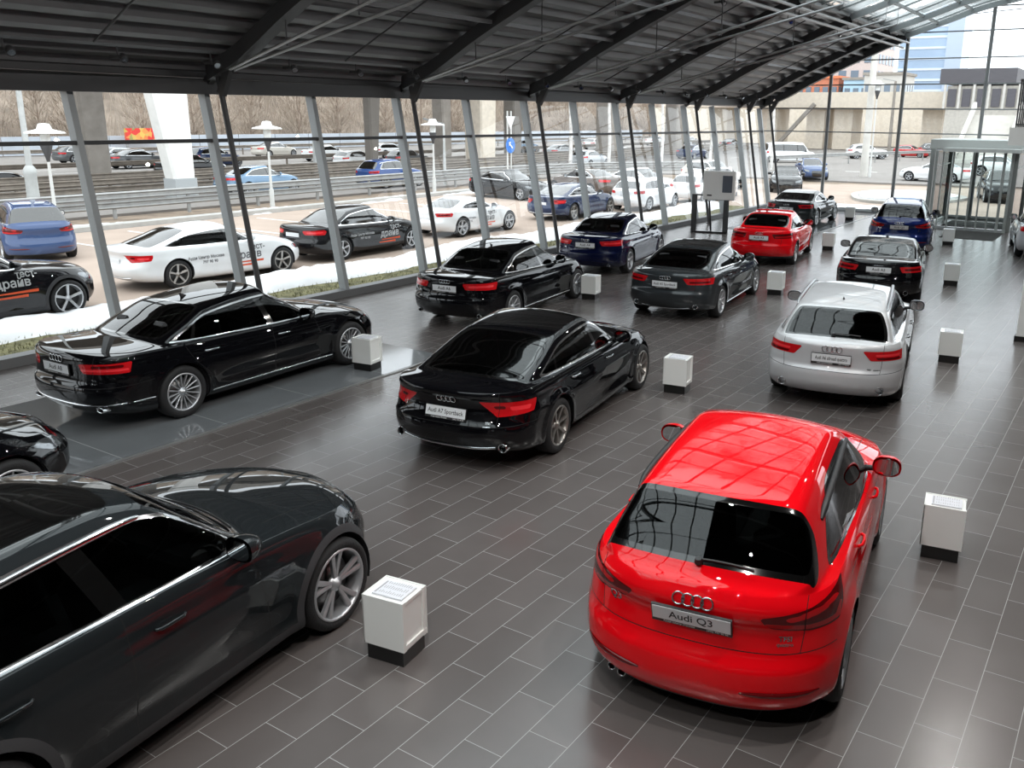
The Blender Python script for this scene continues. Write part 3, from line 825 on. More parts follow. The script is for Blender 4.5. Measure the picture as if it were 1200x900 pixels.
# ------------------------------------------------------------------ car kinds
def spec(L, W, H, wb, ro, g0, g1, zg1, ws1=None, ws0=None, zrear=1.0, zfront=0.70, peak=None, **k):
    """fills in the curves of a car body from a few measures"""
    yB = ro + wb; ws0 = ws0 or yB - 0.52; ws1 = ws1 or yB - 1.32; s = H / 1.46
    zbelt = k.pop('zbelt', 0.935 * s); zcowl = k.pop('zcowl', 0.965 * s); peak = peak or (g1 + ws1) / 2
    hw = W / 2; zd = k.pop('zdeck', zrear + 0.035)
    c = dict(L=L, W=W, H=H, wb=wb, ro=ro)
    c['edge'] = k.pop('edge', None) or [(0, zrear - 0.015), (0.18, zrear), (ro, (zrear * 0.6 + zbelt * 0.4)), (ro + wb * 0.5, zbelt), (yB - 0.5, zbelt - 0.02), (yB, zbelt - 0.07), (L - 0.45, zfront + 0.06), (L, zfront - 0.03)]
    c['rear'] = [(0, 0.13), (0.1, 0.06), (0.22, 0.012), (0.38, 0.0), (0.47, 0.012), (0.53, 0.045), (0.7, 0.055), (0.85, 0.05), (0.95, 0.05), (1, 0.075)]
    c['front'] = [(0, 0.16), (0.15, 0.04), (0.3, 0.0), (0.6, 0.0), (0.85, 0.06), (1, 0.16)]
    c['canopy'] = [(g0 - 0.6, zd - 0.45), (g0, zd), (g0 + (g1 - g0) * 0.5, zd + (zg1 - zd) * 0.56), (g1, zg1), (peak, H), (ws1, H - 0.045), ((ws0 + ws1) / 2, (H - 0.045) * 0.53 + zcowl * 0.47), (ws0, zcowl), (ws0 + 0.7, zcowl - 0.42)]
    c['glasshw'] = [(0, hw * 0.74), (max(g0, 0.3) + 0.1, hw * 0.80), (ro + 0.4, hw * 0.86), (ro + wb * 0.5, hw * 0.885), (ws1 + 0.3, hw * 0.875), (ws0 + 0.3, hw * 0.80), (L, hw * 0.7)]
    c['deckcrown'] = [(0, 0.0), (0.12, 0.02), (g0 + 0.2, 0.045), (ws0 - 0.3, 0.05), (yB - 0.2, 0.085), (L - 0.5, 0.085), (L - 0.15, 0.04), (L, 0)]
    c['ymid'] = (g1 + ws1) / 2
    c['rearglass'] = (g0 + 0.03, g1); c['rearglass_w'] = (hw * 0.70, hw * 0.60)
    c['windscreen'] = (ws1, ws0 - 0.02); c['windscreen_w'] = (hw * 0.62, hw * 0.74)
    c['dlo_rear'] = [(zbelt, ro - 0.02), (zbelt + 0.2, ro + 0.3), (H, ro + 0.8)]
    c['dlo_front'] = ws0 - 0.30
    yp = ro + wb * 0.5 - 0.02
    c['pillars'] = [(yp + 0.06, 0, yp - 0.06, 0.10)]
    c['mirror'] = (ws0 - 0.42, zbelt + 0.09)
    c['handles'] = [(yp + 0.14 - 0.32 + 0.0, zbelt - 0.13), (ro + 0.42, zbelt - 0.115)]
    c['handles'] = [(yp + 0.22, zbelt - 0.135), (ro + 0.50, zbelt - 0.11)]
    c['doors'] = [[(yp + 0.02, 0.3), (yp + 0.03, zbelt)], [(ws0 - 0.10, 0.3), (ws0 - 0.13, 0.62), (ws0 - 0.22, zbelt)],
                  [(ro + 0.50, 0.30), (ro + 0.42, 0.52), (ro + 0.22, 0.74), (ro + 0.12, zbelt)]]
    c['sills'] = [(ro + 0.5, ws0 - 0.1, 0.30)]
    c['bumperline'] = 0.60 * s
    c['lidq'] = (0.60, 0.63 * s)
    c['hoodline'] = (ws0 + 0.12, L - 0.35, hw * 0.70)
    c['tail'] = [('tail', [(0.42, 0.80 * s), (0.46, 0.92 * s), (1.06, 0.93 * s), (1.0, 0.80 * s)])]
    c['head'] = [(0.55, 0.60), (0.58, 0.67), (0.95, 0.73), (1.05, 0.71), (0.88, 0.62)]
    c['grille'] = (0.25, 0.66, 0.42)
    c['plate'] = (0.80 * s, ''); c['rings'] = (0.93 * s, 0.24)
    c['fuel'] = (ro + 0.12, zbelt - 0.13)
    c['cabin'] = (ro + 0.05, yB - 0.45)
    c.update(k)
    c['_a'] = (g0, g1, ws1, ws0)
    return c

def kind_a8():
    return spec(5.265, 1.949, 1.471, 3.122, 1.13, 0.92, 1.75, 1.385, zrear=1.005, zdeck=1.035, zbelt=0.945, peak=2.9,
        rw=0.355, rimr=0.255, rim=(16, False), plate=(0.815, 'Audi A8'), rings=(0.935, 0.27), silltrim=0.27, chromeband=(0.375, 0.90), chromewrap=True, exhaust=[(0.66, 0.325, 0.036)], exin=0.02, exoval=2.3,
        tail=[('tail', [(0.47, 0.79), (0.42, 0.895), (1.08, 0.915), (1.05, 0.80)]), ('tail3', [(0.45, 0.82), (0.44, 0.832), (1.04, 0.842), (1.04, 0.83)]), ('tail2', [(0.6, 0.862), (0.6, 0.88), (0.98, 0.89), (0.98, 0.87)])],
        lidline=(0.10, 0.85, 0.70), antenna=1.95, badges=[(-0.62, 0.93, 'A8 L', 0.06), (0.62, 0.70, 'TFSI', 0.035), (0.62, 0.665, 'quattro', 0.028)], dlo_rear=[(0.94, 0.98), (1.05, 1.15), (1.25, 1.5), (1.46, 2.0)],
        pillars=[(2.75, 0, 2.64, 0.10), (1.42, 0, 1.62, 0.05)], handlemat=CHROME, lamp_in=1, zrear_=0)
def kind_a7():
    return spec(4.969, 1.911, 1.42, 2.914, 1.12, 0.42, 1.62, 1.36, zrear=0.97, zdeck=0.985, zbelt=0.945, peak=2.55, cr=0.62, crown=0.085,
        rw=0.345, rimr=0.248, rim=(7, False), rimmat=pbr('alloy_warm', (0.34, 0.32, 0.30), 0.3, 0.8), plate=(0.70, 'Audi A7 Sportback'), rings=(0.855, 0.25), chromeband=(0.31, 0.60), bandr=0.018, exhaust=[(0.68, 0.34, 0.055)], exin=0.005,
        tail=[('tail', [(0.62, 0.70), (0.42, 0.855), (1.12, 0.85), (1.06, 0.735)]), ('tail3', [(0.78, 0.77), (0.76, 0.80), (1.02, 0.80), (1.0, 0.77)]), ('tail2', [(0.6, 0.79), (0.58, 0.81), (0.7, 0.81), (0.7, 0.79)])],
        dlo_rear=[(0.94, 0.80), (1.0, 0.88), (1.15, 1.25), (1.4, 2.0)], dlok=0.07, pillars=[(2.52, 0, 2.42, 0.08), (1.30, 0, 1.45, 0.04)], handles=[(2.72, 0.83), (1.62, 0.85)],
        rearglass=(0.50, 1.55), rearglass_w=(0.68, 0.56), rgborder=0.05, pano=(1.72, 2.95, 0.58), badges=[(-0.60, 0.715, 'A7', 0.06), (0.52, 0.625, 'TFSI', 0.032), (0.52, 0.59, 'quattro', 0.026)],
        rear=[(0, 0.14), (0.1, 0.05), (0.3, 0.0), (0.45, 0.01), (0.52, 0.05), (0.7, 0.09), (0.86, 0.075), (0.95, 0.03), (1, 0.035)], lidq=(0.62, 0.6), handlemat=CHROME, silltrim=None)
def kind_a6():
    return spec(4.915, 1.874, 1.455, 2.912, 1.09, 0.86, 1.62, 1.37, zrear=1.0, zbelt=0.94, peak=2.65,
        rw=0.335, rimr=0.235, rim=(10, False), plate=(0.80, 'Audi A6'), rings=(0.925, 0.24), silltrim=0.26, exhaust=[(0.66, 0.30, 0.04)],
        tail=[('tail', [(0.44, 0.80), (0.38, 0.90), (1.10, 0.92), (1.04, 0.80)]), ('tail3', [(0.5, 0.84), (0.5, 0.865), (0.98, 0.875), (0.98, 0.85)])],
        lidline=(0.10, 0.8, 0.66), antenna=1.8, badges=[(-0.6, 0.72, 'A6', 0.055), (0.58, 0.71, 'TFSI', 0.034)], dlo_rear=[(0.94, 0.95), (1.05, 1.1), (1.25, 1.42), (1.45, 1.85)],
        pillars=[(2.45, 0, 2.36, 0.09), (1.30, 0, 1.42, 0.05)], rgmat=GLASSL, sgmat=GLASSL)
def kind_a4():
    return spec(4.701, 1.826, 1.427, 2.808, 1.02, 0.80, 1.52, 1.345, zrear=1.0, zbelt=0.93, peak=2.5,
        rw=0.325, rimr=0.232, rim=(5, False), plate=(0.80, 'Audi A4'), rings=(0.92, 0.22), exhaust=[(0.6, 0.29, 0.036)],
        tail=[('tail', [(0.44, 0.80), (0.38, 0.90), (1.08, 0.93), (1.02, 0.80)]), ('tail3', [(0.5, 0.84), (0.5, 0.86), (0.95, 0.875), (0.95, 0.85)])],
        dlo_rear=[(0.93, 0.95), (1.05, 1.08), (1.25, 1.38), (1.45, 1.75)], pillars=[(2.35, 0, 2.27, 0.09), (1.25, 0, 1.36, 0.05)], rgmat=GLASSL, sgmat=GLASSL, badges=[(-0.58, 0.72, 'A4', 0.05)])
def kind_a5():
    return spec(4.711, 1.854, 1.391, 2.81, 0.985, 0.48, 1.5, 1.32, zrear=0.975, zdeck=0.99, zbelt=0.925, peak=2.45, cr=0.6,
        rw=0.335, rimr=0.245, rim=(10, False), plate=(0.76, 'Audi A5 Sportback'), rings=(0.885, 0.23), silltrim=0.24, exhaust=[(0.62, 0.34, 0.05)], exin=0.005, chromeband=(0.27, 0.5),
        tail=[('tail', [(0.46, 0.78), (0.38, 0.885), (1.12, 0.89), (1.04, 0.78)]), ('tail2', [(0.5, 0.81), (0.5, 0.83), (0.95, 0.83), (0.95, 0.81)])],
        dlo_rear=[(0.92, 0.72), (1.0, 0.86), (1.15, 1.15), (1.4, 1.85)], dlok=0.06, pillars=[(2.38, 0, 2.30, 0.08), (1.2, 0, 1.34, 0.04)], rearglass=(0.54, 1.42), rearglass_w=(0.66, 0.54), pano=(1.62, 2.75, 0.55))
def kind_a3():
    return spec(4.456, 1.796, 1.416, 2.637, 0.93, 0.66, 1.38, 1.33, zrear=0.995, zbelt=0.93, peak=2.3,
        rw=0.325, rimr=0.23, rim=(5, False), plate=(0.80, 'Audi A3'), rings=(0.92, 0.22), wsmat=GLASSL,
        tail=[('tail2', [(0.42, 0.80), (0.36, 0.90), (1.06, 0.93), (1.0, 0.81)]), ('tail', [(0.45, 0.82), (0.43, 0.84), (1.0, 0.86), (1.0, 0.84)])],
        dlo_rear=[(0.93, 0.80), (1.05, 0.95), (1.25, 1.25), (1.42, 1.6)], pillars=[(2.2, 0, 2.12, 0.09), (1.1, 0, 1.22, 0.05)], trimmat=GLOSSBLK, rearlow=0.30, fuel=None)
def kind_coupe(L=4.43, W=1.90, H=1.30, wb=2.65, ro=0.95):
    return spec(L, W, H, wb, ro, 0.62, 1.42, 1.235, zrear=0.95, zbelt=0.90, zcowl=0.90, zdeck=0.965, zfront=0.62, peak=2.1, cr=0.62,
        rw=0.345, rimr=0.255, rim=(5, True), plate=(0.70, 'Audi R8'), rings=(0.84, 0.22), exhaust=[(0.6, 0.28, 0.05)],
        tail=[('tail', [(0.5, 0.74), (0.44, 0.85), (1.10, 0.86), (1.04, 0.75)]), ('tail2', [(0.56, 0.78), (0.54, 0.81), (0.98, 0.82), (0.98, 0.78)])],
        dlo_rear=[(0.88, 1.0), (1.0, 1.12), (1.15, 1.42), (1.3, 1.8)], dlok=0.08, pillars=[(1.62, 0, 1.66, 0.03)], doors=[[(1.42, 0.3), (1.36, 0.6), (1.30, 0.88)], [(2.95, 0.3), (2.92, 0.62), (2.85, 0.88)]], handles=[(1.62, 0.78)],
        rearglass_w=(0.60, 0.50), seatz=-0.1)
def kind_q3():
    return spec(4.385, 1.831, 1.585, 2.603, 0.865, 0.16, 0.60, 1.50, zrear=1.03, zdeck=1.04, zbelt=1.02, zcowl=1.06, zfront=0.80, peak=2.0, ws1=2.28, ws0=3.02, cr=0.62, nR=2.5,
        rw=0.345, rimr=0.245, rim=(5, False), plate=(0.835, 'Audi Q3'), rings=(0.955, 0.27), bowr=0.20, bowf=0.26, kroof=0.06, a1=0.28, a2=0.32, crown=0.055,
        tail=[('tail2', [(0.50, 0.835), (0.44, 0.90), (0.72, 0.95), (0.98, 1.005), (1.14, 1.03), (1.12, 0.90), (1.02, 0.825), (0.75, 0.81)]), ('tail', [(0.49, 0.845), (0.47, 0.865), (0.62, 0.86), (0.75, 0.845), (1.0, 0.86), (1.07, 0.92), (1.1, 0.92), (1.05, 0.84), (0.75, 0.82)]), ('tail', [(0.6, 0.905), (0.78, 0.945), (1.02, 0.985), (1.08, 0.985), (1.0, 0.965), (0.8, 0.92), (0.62, 0.89)])],
        rearglass=(0.235, 0.56), rearglass_w=(0.71, 0.65), rgk=0.03, rgborder=0.045, dlo_rear=[(1.02, 0.66), (1.2, 0.84), (1.3, 0.98), (1.45, 1.25)], dlo_off=0.12, dlok=0.05, dlo_low=0.03,
        trimmat=GLOSSBLK, sgmat=GLASSD, rails=(0.85, 2.45, 0.655, 0.035, PLASTIC), railr=0.026, wiper=(0.245, 0.34), pillars=[(2.12, 0, 1.98, 0.10), (1.18, 0, 1.20, 0.06)], mirror=(2.66, 1.10),
        badges=[(-0.57, 0.80, 'Q3', 0.075), (0.58, 0.755, 'TFSI', 0.045), (0.58, 0.72, 'quattro', 0.032)], exhaust=[(-0.50, 0.23, 0.032), (-0.59, 0.23, 0.032)], exhaust_left=True, exin=0.06, reflectors=(0.40, 0.34, 0.80), zbot=0.21, rearlow=0.24, handles=[(2.42, 0.93), (1.42, 0.95)],
        lidq=(0.70, 0.66), bumperline=0.655, spoiler=None, edge=[(0, 1.01), (0.2, 1.03), (0.9, 1.035), (2.2, 1.01), (3.0, 0.98), (3.5, 0.93), (4.0, 0.86), (4.385, 0.76)],
        rear=[(0, 0.10), (0.1, 0.03), (0.25, 0.0), (0.42, 0.01), (0.5, 0.06), (0.62, 0.085), (0.74, 0.10), (0.80, 0.062), (0.9, 0.055), (1, 0.10)], fuel=(0.95, 0.86), lidline=None)
def kind_wagon():
    return spec(4.94, 1.898, 1.452, 2.905, 1.13, 0.22, 0.78, 1.375, zrear=0.985, zdeck=0.99, zbelt=0.95, peak=2.4, cr=0.6,
        rw=0.355, rimr=0.25, rim=(5, True), plate=(0.775, 'Audi A6 allroad quattro'), rings=(0.905, 0.27), bowr=0.16, kroof=0.06, a1=0.30, a2=0.34,
        tail=[('tail', [(0.52, 0.785), (0.42, 0.90), (1.12, 0.90), (1.06, 0.79)]), ('tail3', [(0.6, 0.845), (0.58, 0.862), (1.0, 0.862), (1.0, 0.845)]), ('tail2', [(0.62, 0.80), (0.6, 0.815), (1.0, 0.815), (1.0, 0.80)])],
        rearglass=(0.25, 0.72), rearglass_w=(0.70, 0.56), rgk=0.025, rgborder=0.045, dlo_rear=[(0.95, 0.55), (1.05, 0.68), (1.2, 0.85), (1.35, 1.05)], sgmat=GLASSD, rails=(0.95, 3.0, 0.63, 0.045, ALU), wiper=(0.29, 0.34),
        pillars=[(2.5, 0, 2.40, 0.09), (1.45, 0, 1.5, 0.06)], mirrormat=ALU, exhaust=[(0.66, 0.36, 0.058)], exin=0.0, railr=0.024, antenna=1.15, badges=[(0.50, 0.655, 'TFSI', 0.03), (0.60, 0.655, 'quattro', 0.028)], rearlow=0.24, valmat=GREYPLASTIC, clad=0.2, lidq=(0.66, 0.6), handlemat=CHROME, lidline=None)
def kind_suv():
    return spec(4.629, 1.898, 1.635, 2.807, 0.94, 0.20, 0.72, 1.54, zrear=1.08, zdeck=1.09, zbelt=1.08, zcowl=1.10, zfront=0.86, peak=2.1, ws1=2.42, ws0=3.14, cr=0.6,
        rw=0.37, rimr=0.288, rim=(5, True), plate=(0.83, 'Audi Q5'), rings=(0.985, 0.27), bowr=0.18, kroof=0.07, a1=0.33, a2=0.36,
        tail=[('tail', [(0.48, 0.88), (0.46, 0.97), (1.08, 1.02), (1.06, 0.89)]), ('tail2', [(0.54, 0.91), (0.53, 0.93), (1.0, 0.95), (1.0, 0.92)])],
        rearglass=(0.215, 0.66), rearglass_w=(0.68, 0.58), rgk=0.07, dlo_rear=[(1.04, 0.62), (1.2, 0.78), (1.35, 0.95), (1.5, 1.2)], dlo_off=0.12, pillars=[(1.93, 0, 1.80, 0.16), (0.98, 0, 1.04, 0.07)],
        doors=[[(1.90, 0.3), (1.91, 1.07)], [(3.02, 0.3), (2.98, 0.62), (2.90, 1.06)], [(1.45, 0.30), (1.37, 0.52), (1.17, 0.74), (1.0, 1.07)]],
        rails=(0.75, 2.40, 0.64, 0.03, CHROME), wiper=(0.26, 0.34), pano=(0.95, 2.28, 0.52), clad=0.30, mirror=(2.78, 1.15), rearlow=0.36, handles=[(2.20, 0.90), (1.20, 0.92)], handlemat=paint('paint_dark_grey', (0.016, 0.019, 0.021), 0.3, 0.4), badges=[(-0.55, 0.79, 'Q5', 0.07)], railr=0.026,
        edge=[(0, 1.05), (0.2, 1.08), (0.9, 1.085), (2.2, 1.075), (3.0, 1.035), (3.7, 0.965), (4.2, 0.89), (4.629, 0.80)], fuel=(1.02, 0.92), lidline=None, fwipers=True, bumperline=0.66, lidq=(0.68, 0.66),
        head=[(0.66, 0.70), (0.64, 0.75), (0.92, 0.82), (1.05, 0.84), (1.02, 0.79), (0.9, 0.72)], grille=(0.34, 0.80, 0.40))
def kind_hatch():
    return spec(4.30, 1.80, 1.44, 2.60, 0.86, 0.18, 0.62, 1.345, zrear=0.98, zdeck=0.99, zbelt=0.95, peak=2.0, cr=0.58,
        rw=0.32, rimr=0.22, rim=(5, False), rearglass=(0.2, 0.56), rearglass_w=(0.64, 0.54), tail=[('tail', [(0.5, 0.80), (0.48, 0.9), (1.04, 0.94), (1.0, 0.82)])],
        dlo_rear=[(0.95, 0.60), (1.1, 0.75), (1.3, 1.0)], lidline=None, spoiler=None)
def kind_van():
    return spec(5.2, 1.95, 1.98, 3.0, 1.0, 0.10, 0.28, 1.90, zrear=1.12, zdeck=1.13, zbelt=1.1, zcowl=1.14, zfront=0.9, peak=2.0, ws1=3.75, ws0=4.45, cr=0.35, nR=3.2,
        rw=0.34, rimr=0.21, rim=(5, False), rearglass=(0.12, 0.25), rearglass_w=(0.72, 0.70), dlo_rear=[(1.1, 0.5), (1.9, 0.6)], dlo_off=0.2, kroof=0.1, a1=0.12, a2=0.10, bowf=0.2,
        tail=[('tail', [(0.82, 0.95), (0.82, 1.1), (1.05, 1.1), (1.05, 0.95)])], pillars=[(3.2, 0, 3.15, 0.1), (1.8, 0, 1.8, 0.1)])

# ------------------------------------------------------------------ hall
STEEL = pbr('dark_steel', (0.055, 0.055, 0.058), 0.5, 0.0, bump=0.05)
DECKM = pbr('roof_deck', (0.17, 0.17, 0.175), 0.42, 0.4)
MULL = pbr('mullion_aluminium', (0.32, 0.34, 0.35), 0.4, 0.1)
TUBEM = pbr('light_steel_tube', (0.42, 0.43, 0.44), 0.4, 0.4)
CONC = pbr('plaster_grey', (0.42, 0.42, 0.41), 0.8, var=0.06)
DARKWALL = pbr('dark_panel_wall', (0.05, 0.05, 0.052), 0.6, var=0.1)
WHITE = pbr('white_lacquer', (0.88, 0.89, 0.87), 0.25, coat=0.3)
BLACKM = pbr('black_laminate', (0.012, 0.012, 0.012), 0.3)
PANE = glassmat('window_pane', (0.93, 0.96, 0.955), 1.35)
ROOFGL = glassmat('roof_glass', (0.80, 0.87, 0.87), 1.3)
def frosted(m, k):
    nt = m.node_tree; out = [n for n in nt.nodes if n.type == 'OUTPUT_MATERIAL'][0]; src = out.inputs[0].links[0].from_socket
    tl = nt.nodes.new('ShaderNodeBsdfTranslucent'); tl.inputs[0].default_value = (0.75, 0.8, 0.8, 1); mx = nt.nodes.new('ShaderNodeMixShader')
    nz = nt.nodes.new('ShaderNodeTexNoise'); nz.inputs['Scale'].default_value = 0.7; nz.inputs['Detail'].default_value = 5
    tc = nt.nodes.new('ShaderNodeTexCoord'); mr = nt.nodes.new('ShaderNodeMapRange'); mr.inputs['From Min'].default_value = 0.35; mr.inputs['From Max'].default_value = 0.65; mr.inputs['To Min'].default_value = k * 0.4; mr.inputs['To Max'].default_value = k * 1.5
    nt.links.new(tc.outputs['Object'], nz.inputs['Vector']); nt.links.new(nz.outputs['Fac'], mr.inputs['Value']); nt.links.new(mr.outputs[0], mx.inputs[0])
    nt.links.new(src, mx.inputs[1]); nt.links.new(tl.outputs[0], mx.inputs[2]); nt.links.new(mx.outputs[0], out.inputs[0])
frosted(ROOFGL, 0.3)
CLEAR = glassmat('clear_glass', (0.86, 0.90, 0.89), 1.4)

def tile_material():
    m, nt, out = nodes_of('floor_tiles'); L_ = nt.links
    tc = nt.nodes.new('ShaderNodeTexCoord'); sp = nt.nodes.new('ShaderNodeSeparateXYZ'); cb = nt.nodes.new('ShaderNodeCombineXYZ')
    ad = nt.nodes.new('ShaderNodeMath'); ad.operation = 'ADD'; ad.inputs[1].default_value = 0.30303 + 60.606
    ax = nt.nodes.new('ShaderNodeMath'); ax.operation = 'ADD'; ax.inputs[1].default_value = 60.606
    L_.new(tc.outputs['Object'], sp.inputs[0]); L_.new(sp.outputs['Y'], ad.inputs[0]); L_.new(sp.outputs['X'], ax.inputs[0])
    L_.new(ad.outputs[0], cb.inputs['X']); L_.new(ax.outputs[0], cb.inputs['Y'])
    br = nt.nodes.new('ShaderNodeTexBrick'); br.offset = 0.5; br.offset_frequency = 2; br.squash = 1.0
    br.inputs['Scale'].default_value = 1.0; br.inputs['Brick Width'].default_value = 0.60607; br.inputs['Row Height'].default_value = 0.303035
    br.inputs['Mortar Size'].default_value = 0.0028; br.inputs['Mortar Smooth'].default_value = 0.2; br.inputs['Bias'].default_value = 0.0
    br.inputs['Color1'].default_value = (0.112, 0.098, 0.094, 1); br.inputs['Color2'].default_value = (0.138, 0.122, 0.118, 1)
    br.inputs['Mortar'].default_value = (0.42, 0.42, 0.41, 1)
    L_.new(cb.outputs[0], br.inputs['Vector'])
    nz = nt.nodes.new('ShaderNodeTexNoise'); nz.inputs['Scale'].default_value = 1.6; nz.inputs['Detail'].default_value = 7
    L_.new(tc.outputs['Object'], nz.inputs['Vector'])
    mx = nt.nodes.new('ShaderNodeMix'); mx.data_type = 'RGBA'; mx.blend_type = 'MULTIPLY'; mx.inputs['Factor'].default_value = 0.22
    L_.new(br.outputs['Color'], mx.inputs['A']); L_.new(nz.outputs['Fac'], mx.inputs['B'])
    b = nt.nodes.new('ShaderNodeBsdfPrincipled'); L_.new(mx.outputs['Result'], b.inputs['Base Color'])
    rr = nt.nodes.new('ShaderNodeMapRange'); rr.inputs['To Min'].default_value = 0.20; rr.inputs['To Max'].default_value = 0.30
    L_.new(nz.outputs['Fac'], rr.inputs['Value']); L_.new(rr.outputs[0], b.inputs['Roughness'])
    b.inputs['Specular IOR Level'].default_value = 1.0
    bp = nt.nodes.new('ShaderNodeBump'); bp.inputs['Strength'].default_value = 0.25; bp.inputs['Distance'].default_value = 0.002
    inv = nt.nodes.new('ShaderNodeMath'); inv.operation = 'SUBTRACT'; inv.inputs[0].default_value = 1.0
    L_.new(br.outputs['Fac'], inv.inputs[1]); L_.new(inv.outputs[0], bp.inputs['Height']); L_.new(bp.outputs[0], b.inputs['Normal'])
    L_.new(b.outputs[0], out.inputs[0]); return m
def platform_material():
    m, nt, out = nodes_of('display_platform'); L_ = nt.links
    tc = nt.nodes.new('ShaderNodeTexCoord'); sp = nt.nodes.new('ShaderNodeSeparateXYZ'); L_.new(tc.outputs['Object'], sp.inputs[0])
    md = nt.nodes.new('ShaderNodeMath'); md.operation = 'MODULO'; md.inputs[1].default_value = 1.45
    ad = nt.nodes.new('ShaderNodeMath'); ad.operation = 'ADD'; ad.inputs[1].default_value = 50.35
    L_.new(sp.outputs['Y'], ad.inputs[0]); L_.new(ad.outputs[0], md.inputs[0])
    lt = nt.nodes.new('ShaderNodeMath'); lt.operation = 'LESS_THAN'; lt.inputs[1].default_value = 0.012; L_.new(md.outputs[0], lt.inputs[0])
    nz = nt.nodes.new('ShaderNodeTexNoise'); nz.inputs['Scale'].default_value = 2.0; nz.inputs['Detail'].default_value = 8; L_.new(tc.outputs['Object'], nz.inputs['Vector'])
    rp = nt.nodes.new('ShaderNodeValToRGB'); rp.color_ramp.elements[0].color = (0.13, 0.138, 0.145, 1); rp.color_ramp.elements[1].color = (0.18, 0.19, 0.20, 1)
    L_.new(nz.outputs['Fac'], rp.inputs[0])
    mx = nt.nodes.new('ShaderNodeMix'); mx.data_type = 'RGBA'; L_.new(lt.outputs[0], mx.inputs['Factor']); L_.new(rp.outputs[0], mx.inputs['A']); mx.inputs['B'].default_value = (0.35, 0.36, 0.36, 1)
    b = nt.nodes.new('ShaderNodeBsdfPrincipled'); L_.new(mx.outputs['Result'], b.inputs['Base Color']); b.inputs['Roughness'].default_value = 0.07; b.inputs['Specular IOR Level'].default_value = 0.8
    L_.new(b.outputs[0], out.inputs[0]); return m
FLOORM = tile_material(); PLATM = platform_material()

X0, LEAN, YS, YE = -10.75, 0.178, -8.0, 37.0      # foot of the leaning glass front, its lean, its two ends
def fx(z): return X0 - LEAN * z
def structure(mb, name, mats, parent=None, **k):
    o = mb.build(name, mats, parent)
    if parent is None: o['kind'] = 'structure'
    return o
m = MB(); m.box(((fx(0) + 14) / 2, (YS + YE) / 2, -0.06), (14 - fx(0), YE - YS, 0.12)); structure(m, 'floor', FLOORM)
# display platforms
def platform(x0, x1, y0, y1, label):
    r = empty('display_platform', (0, 0, 0)); tag(r, label, 'platform')
    m = MB(); m.box(((x0 + x1) / 2, (y0 + y1) / 2, 0.006), (x1 - x0, y1 - y0, 0.012)); m.build('platform_slab', PLATM, r)
    m = MB(); m.box((x1 + 0.035, (y0 + y1) / 2, 0.008), (0.07, y1 - y0, 0.016)); m.build('edge_strip', pbr('strip_metal', (0.30, 0.30, 0.30), 0.35, 0.5), r)
platform(-8.62, -5.52, -3.0, 7.6, 'glossy grey floor platform under the long black sedan at the left')
platform(-9.0, -5.75, 27.6, 36.2, 'glossy floor platform under the dark coupe at the far end')
# roof curve over x
ROOF = spl([(-12.3, 4.30), (-11.6, 4.62), (-11.0, 4.90), (-10.4, 5.10), (-9.8, 5.40), (-9.0, 5.83), (-8.0, 6.30), (-7.0, 6.75), (-6.0, 7.18), (-5.4, 7.40), (-3.74, 7.95), (-2.5, 8.38), (-1.0, 8.70), (1.0, 8.98), (3.5, 9.10), (8.0, 8.7), (14, 8.0)])
def roofz(x): return float(ROOF(x))
# ribbed deck as one ceiling mesh
m = MB(); xs = []; x = -11.9
while x < -5.3:
    for d, h in ((0, 0), (0.13, 0), (0.16, 0.14), (0.37, 0.14)):
        xs.append((x + d, roofz(x + d) + h))
    x += 0.40
m.grid([[(a, y, z) for y in (YS, YE)] for a, z in xs], 0, False)
m.grid([[(a, y, z + 0.25) for y in (YS, YE)] for a, z in xs[::8] + [xs[-1]]], 0, False, flip=True)
structure(m, 'ceiling', DECKM)
m = MB(); xs = np.linspace(0.9, 14, 14)
m.grid([[(a, y, roofz(a)) for y in (YS, YE)] for a in xs], 0, False); m.grid([[(a, y, roofz(a) + 0.2) for y in (YS, YE)] for a in xs], 0, False, flip=True)
structure(m, 'ceiling', DARKWALL)
# glazed part of the roof: panes, bars
BEAMY = [-3.0, 2.3, 7.65, 12.95, 18.2, 23.45, 28.8, 34.1]
gx = [-5.35, -4.1, -2.85, -1.6, -0.35, 0.9]
edges_y = [YS] + BEAMY + [YE]
for j in range(len(edges_y) - 1):
    m = MB()
    for i in range(len(gx) - 1):
        m.grid([[(a, y, roofz(a) + 0.06) for y in (edges_y[j] + 0.04, edges_y[j + 1] - 0.04)] for a in (gx[i], (gx[i] + gx[i + 1]) / 2, gx[i + 1])], 0, False)
    structure(m, 'ceiling', ROOFGL)
GBAR = pbr('grey_glazing_bar', (0.36, 0.39, 0.40), 0.45, 0.1)
m = MB()
for gx_ in gx: m.bar((gx_, YS, roofz(gx_)), (gx_, YE, roofz(gx_)), 0.07, 0.10)
yb = YS
while yb < YE:
    pts = [(a, yb, roofz(a) + 0.02) for a in np.linspace(-5.35, 0.9, 11)]
    for p, q in zip(pts[:-1], pts[1:]): m.bar(p, q, 0.045, 0.06)
    yb += 1.77
structure(m, 'ceiling_glazing_bars', GBAR)
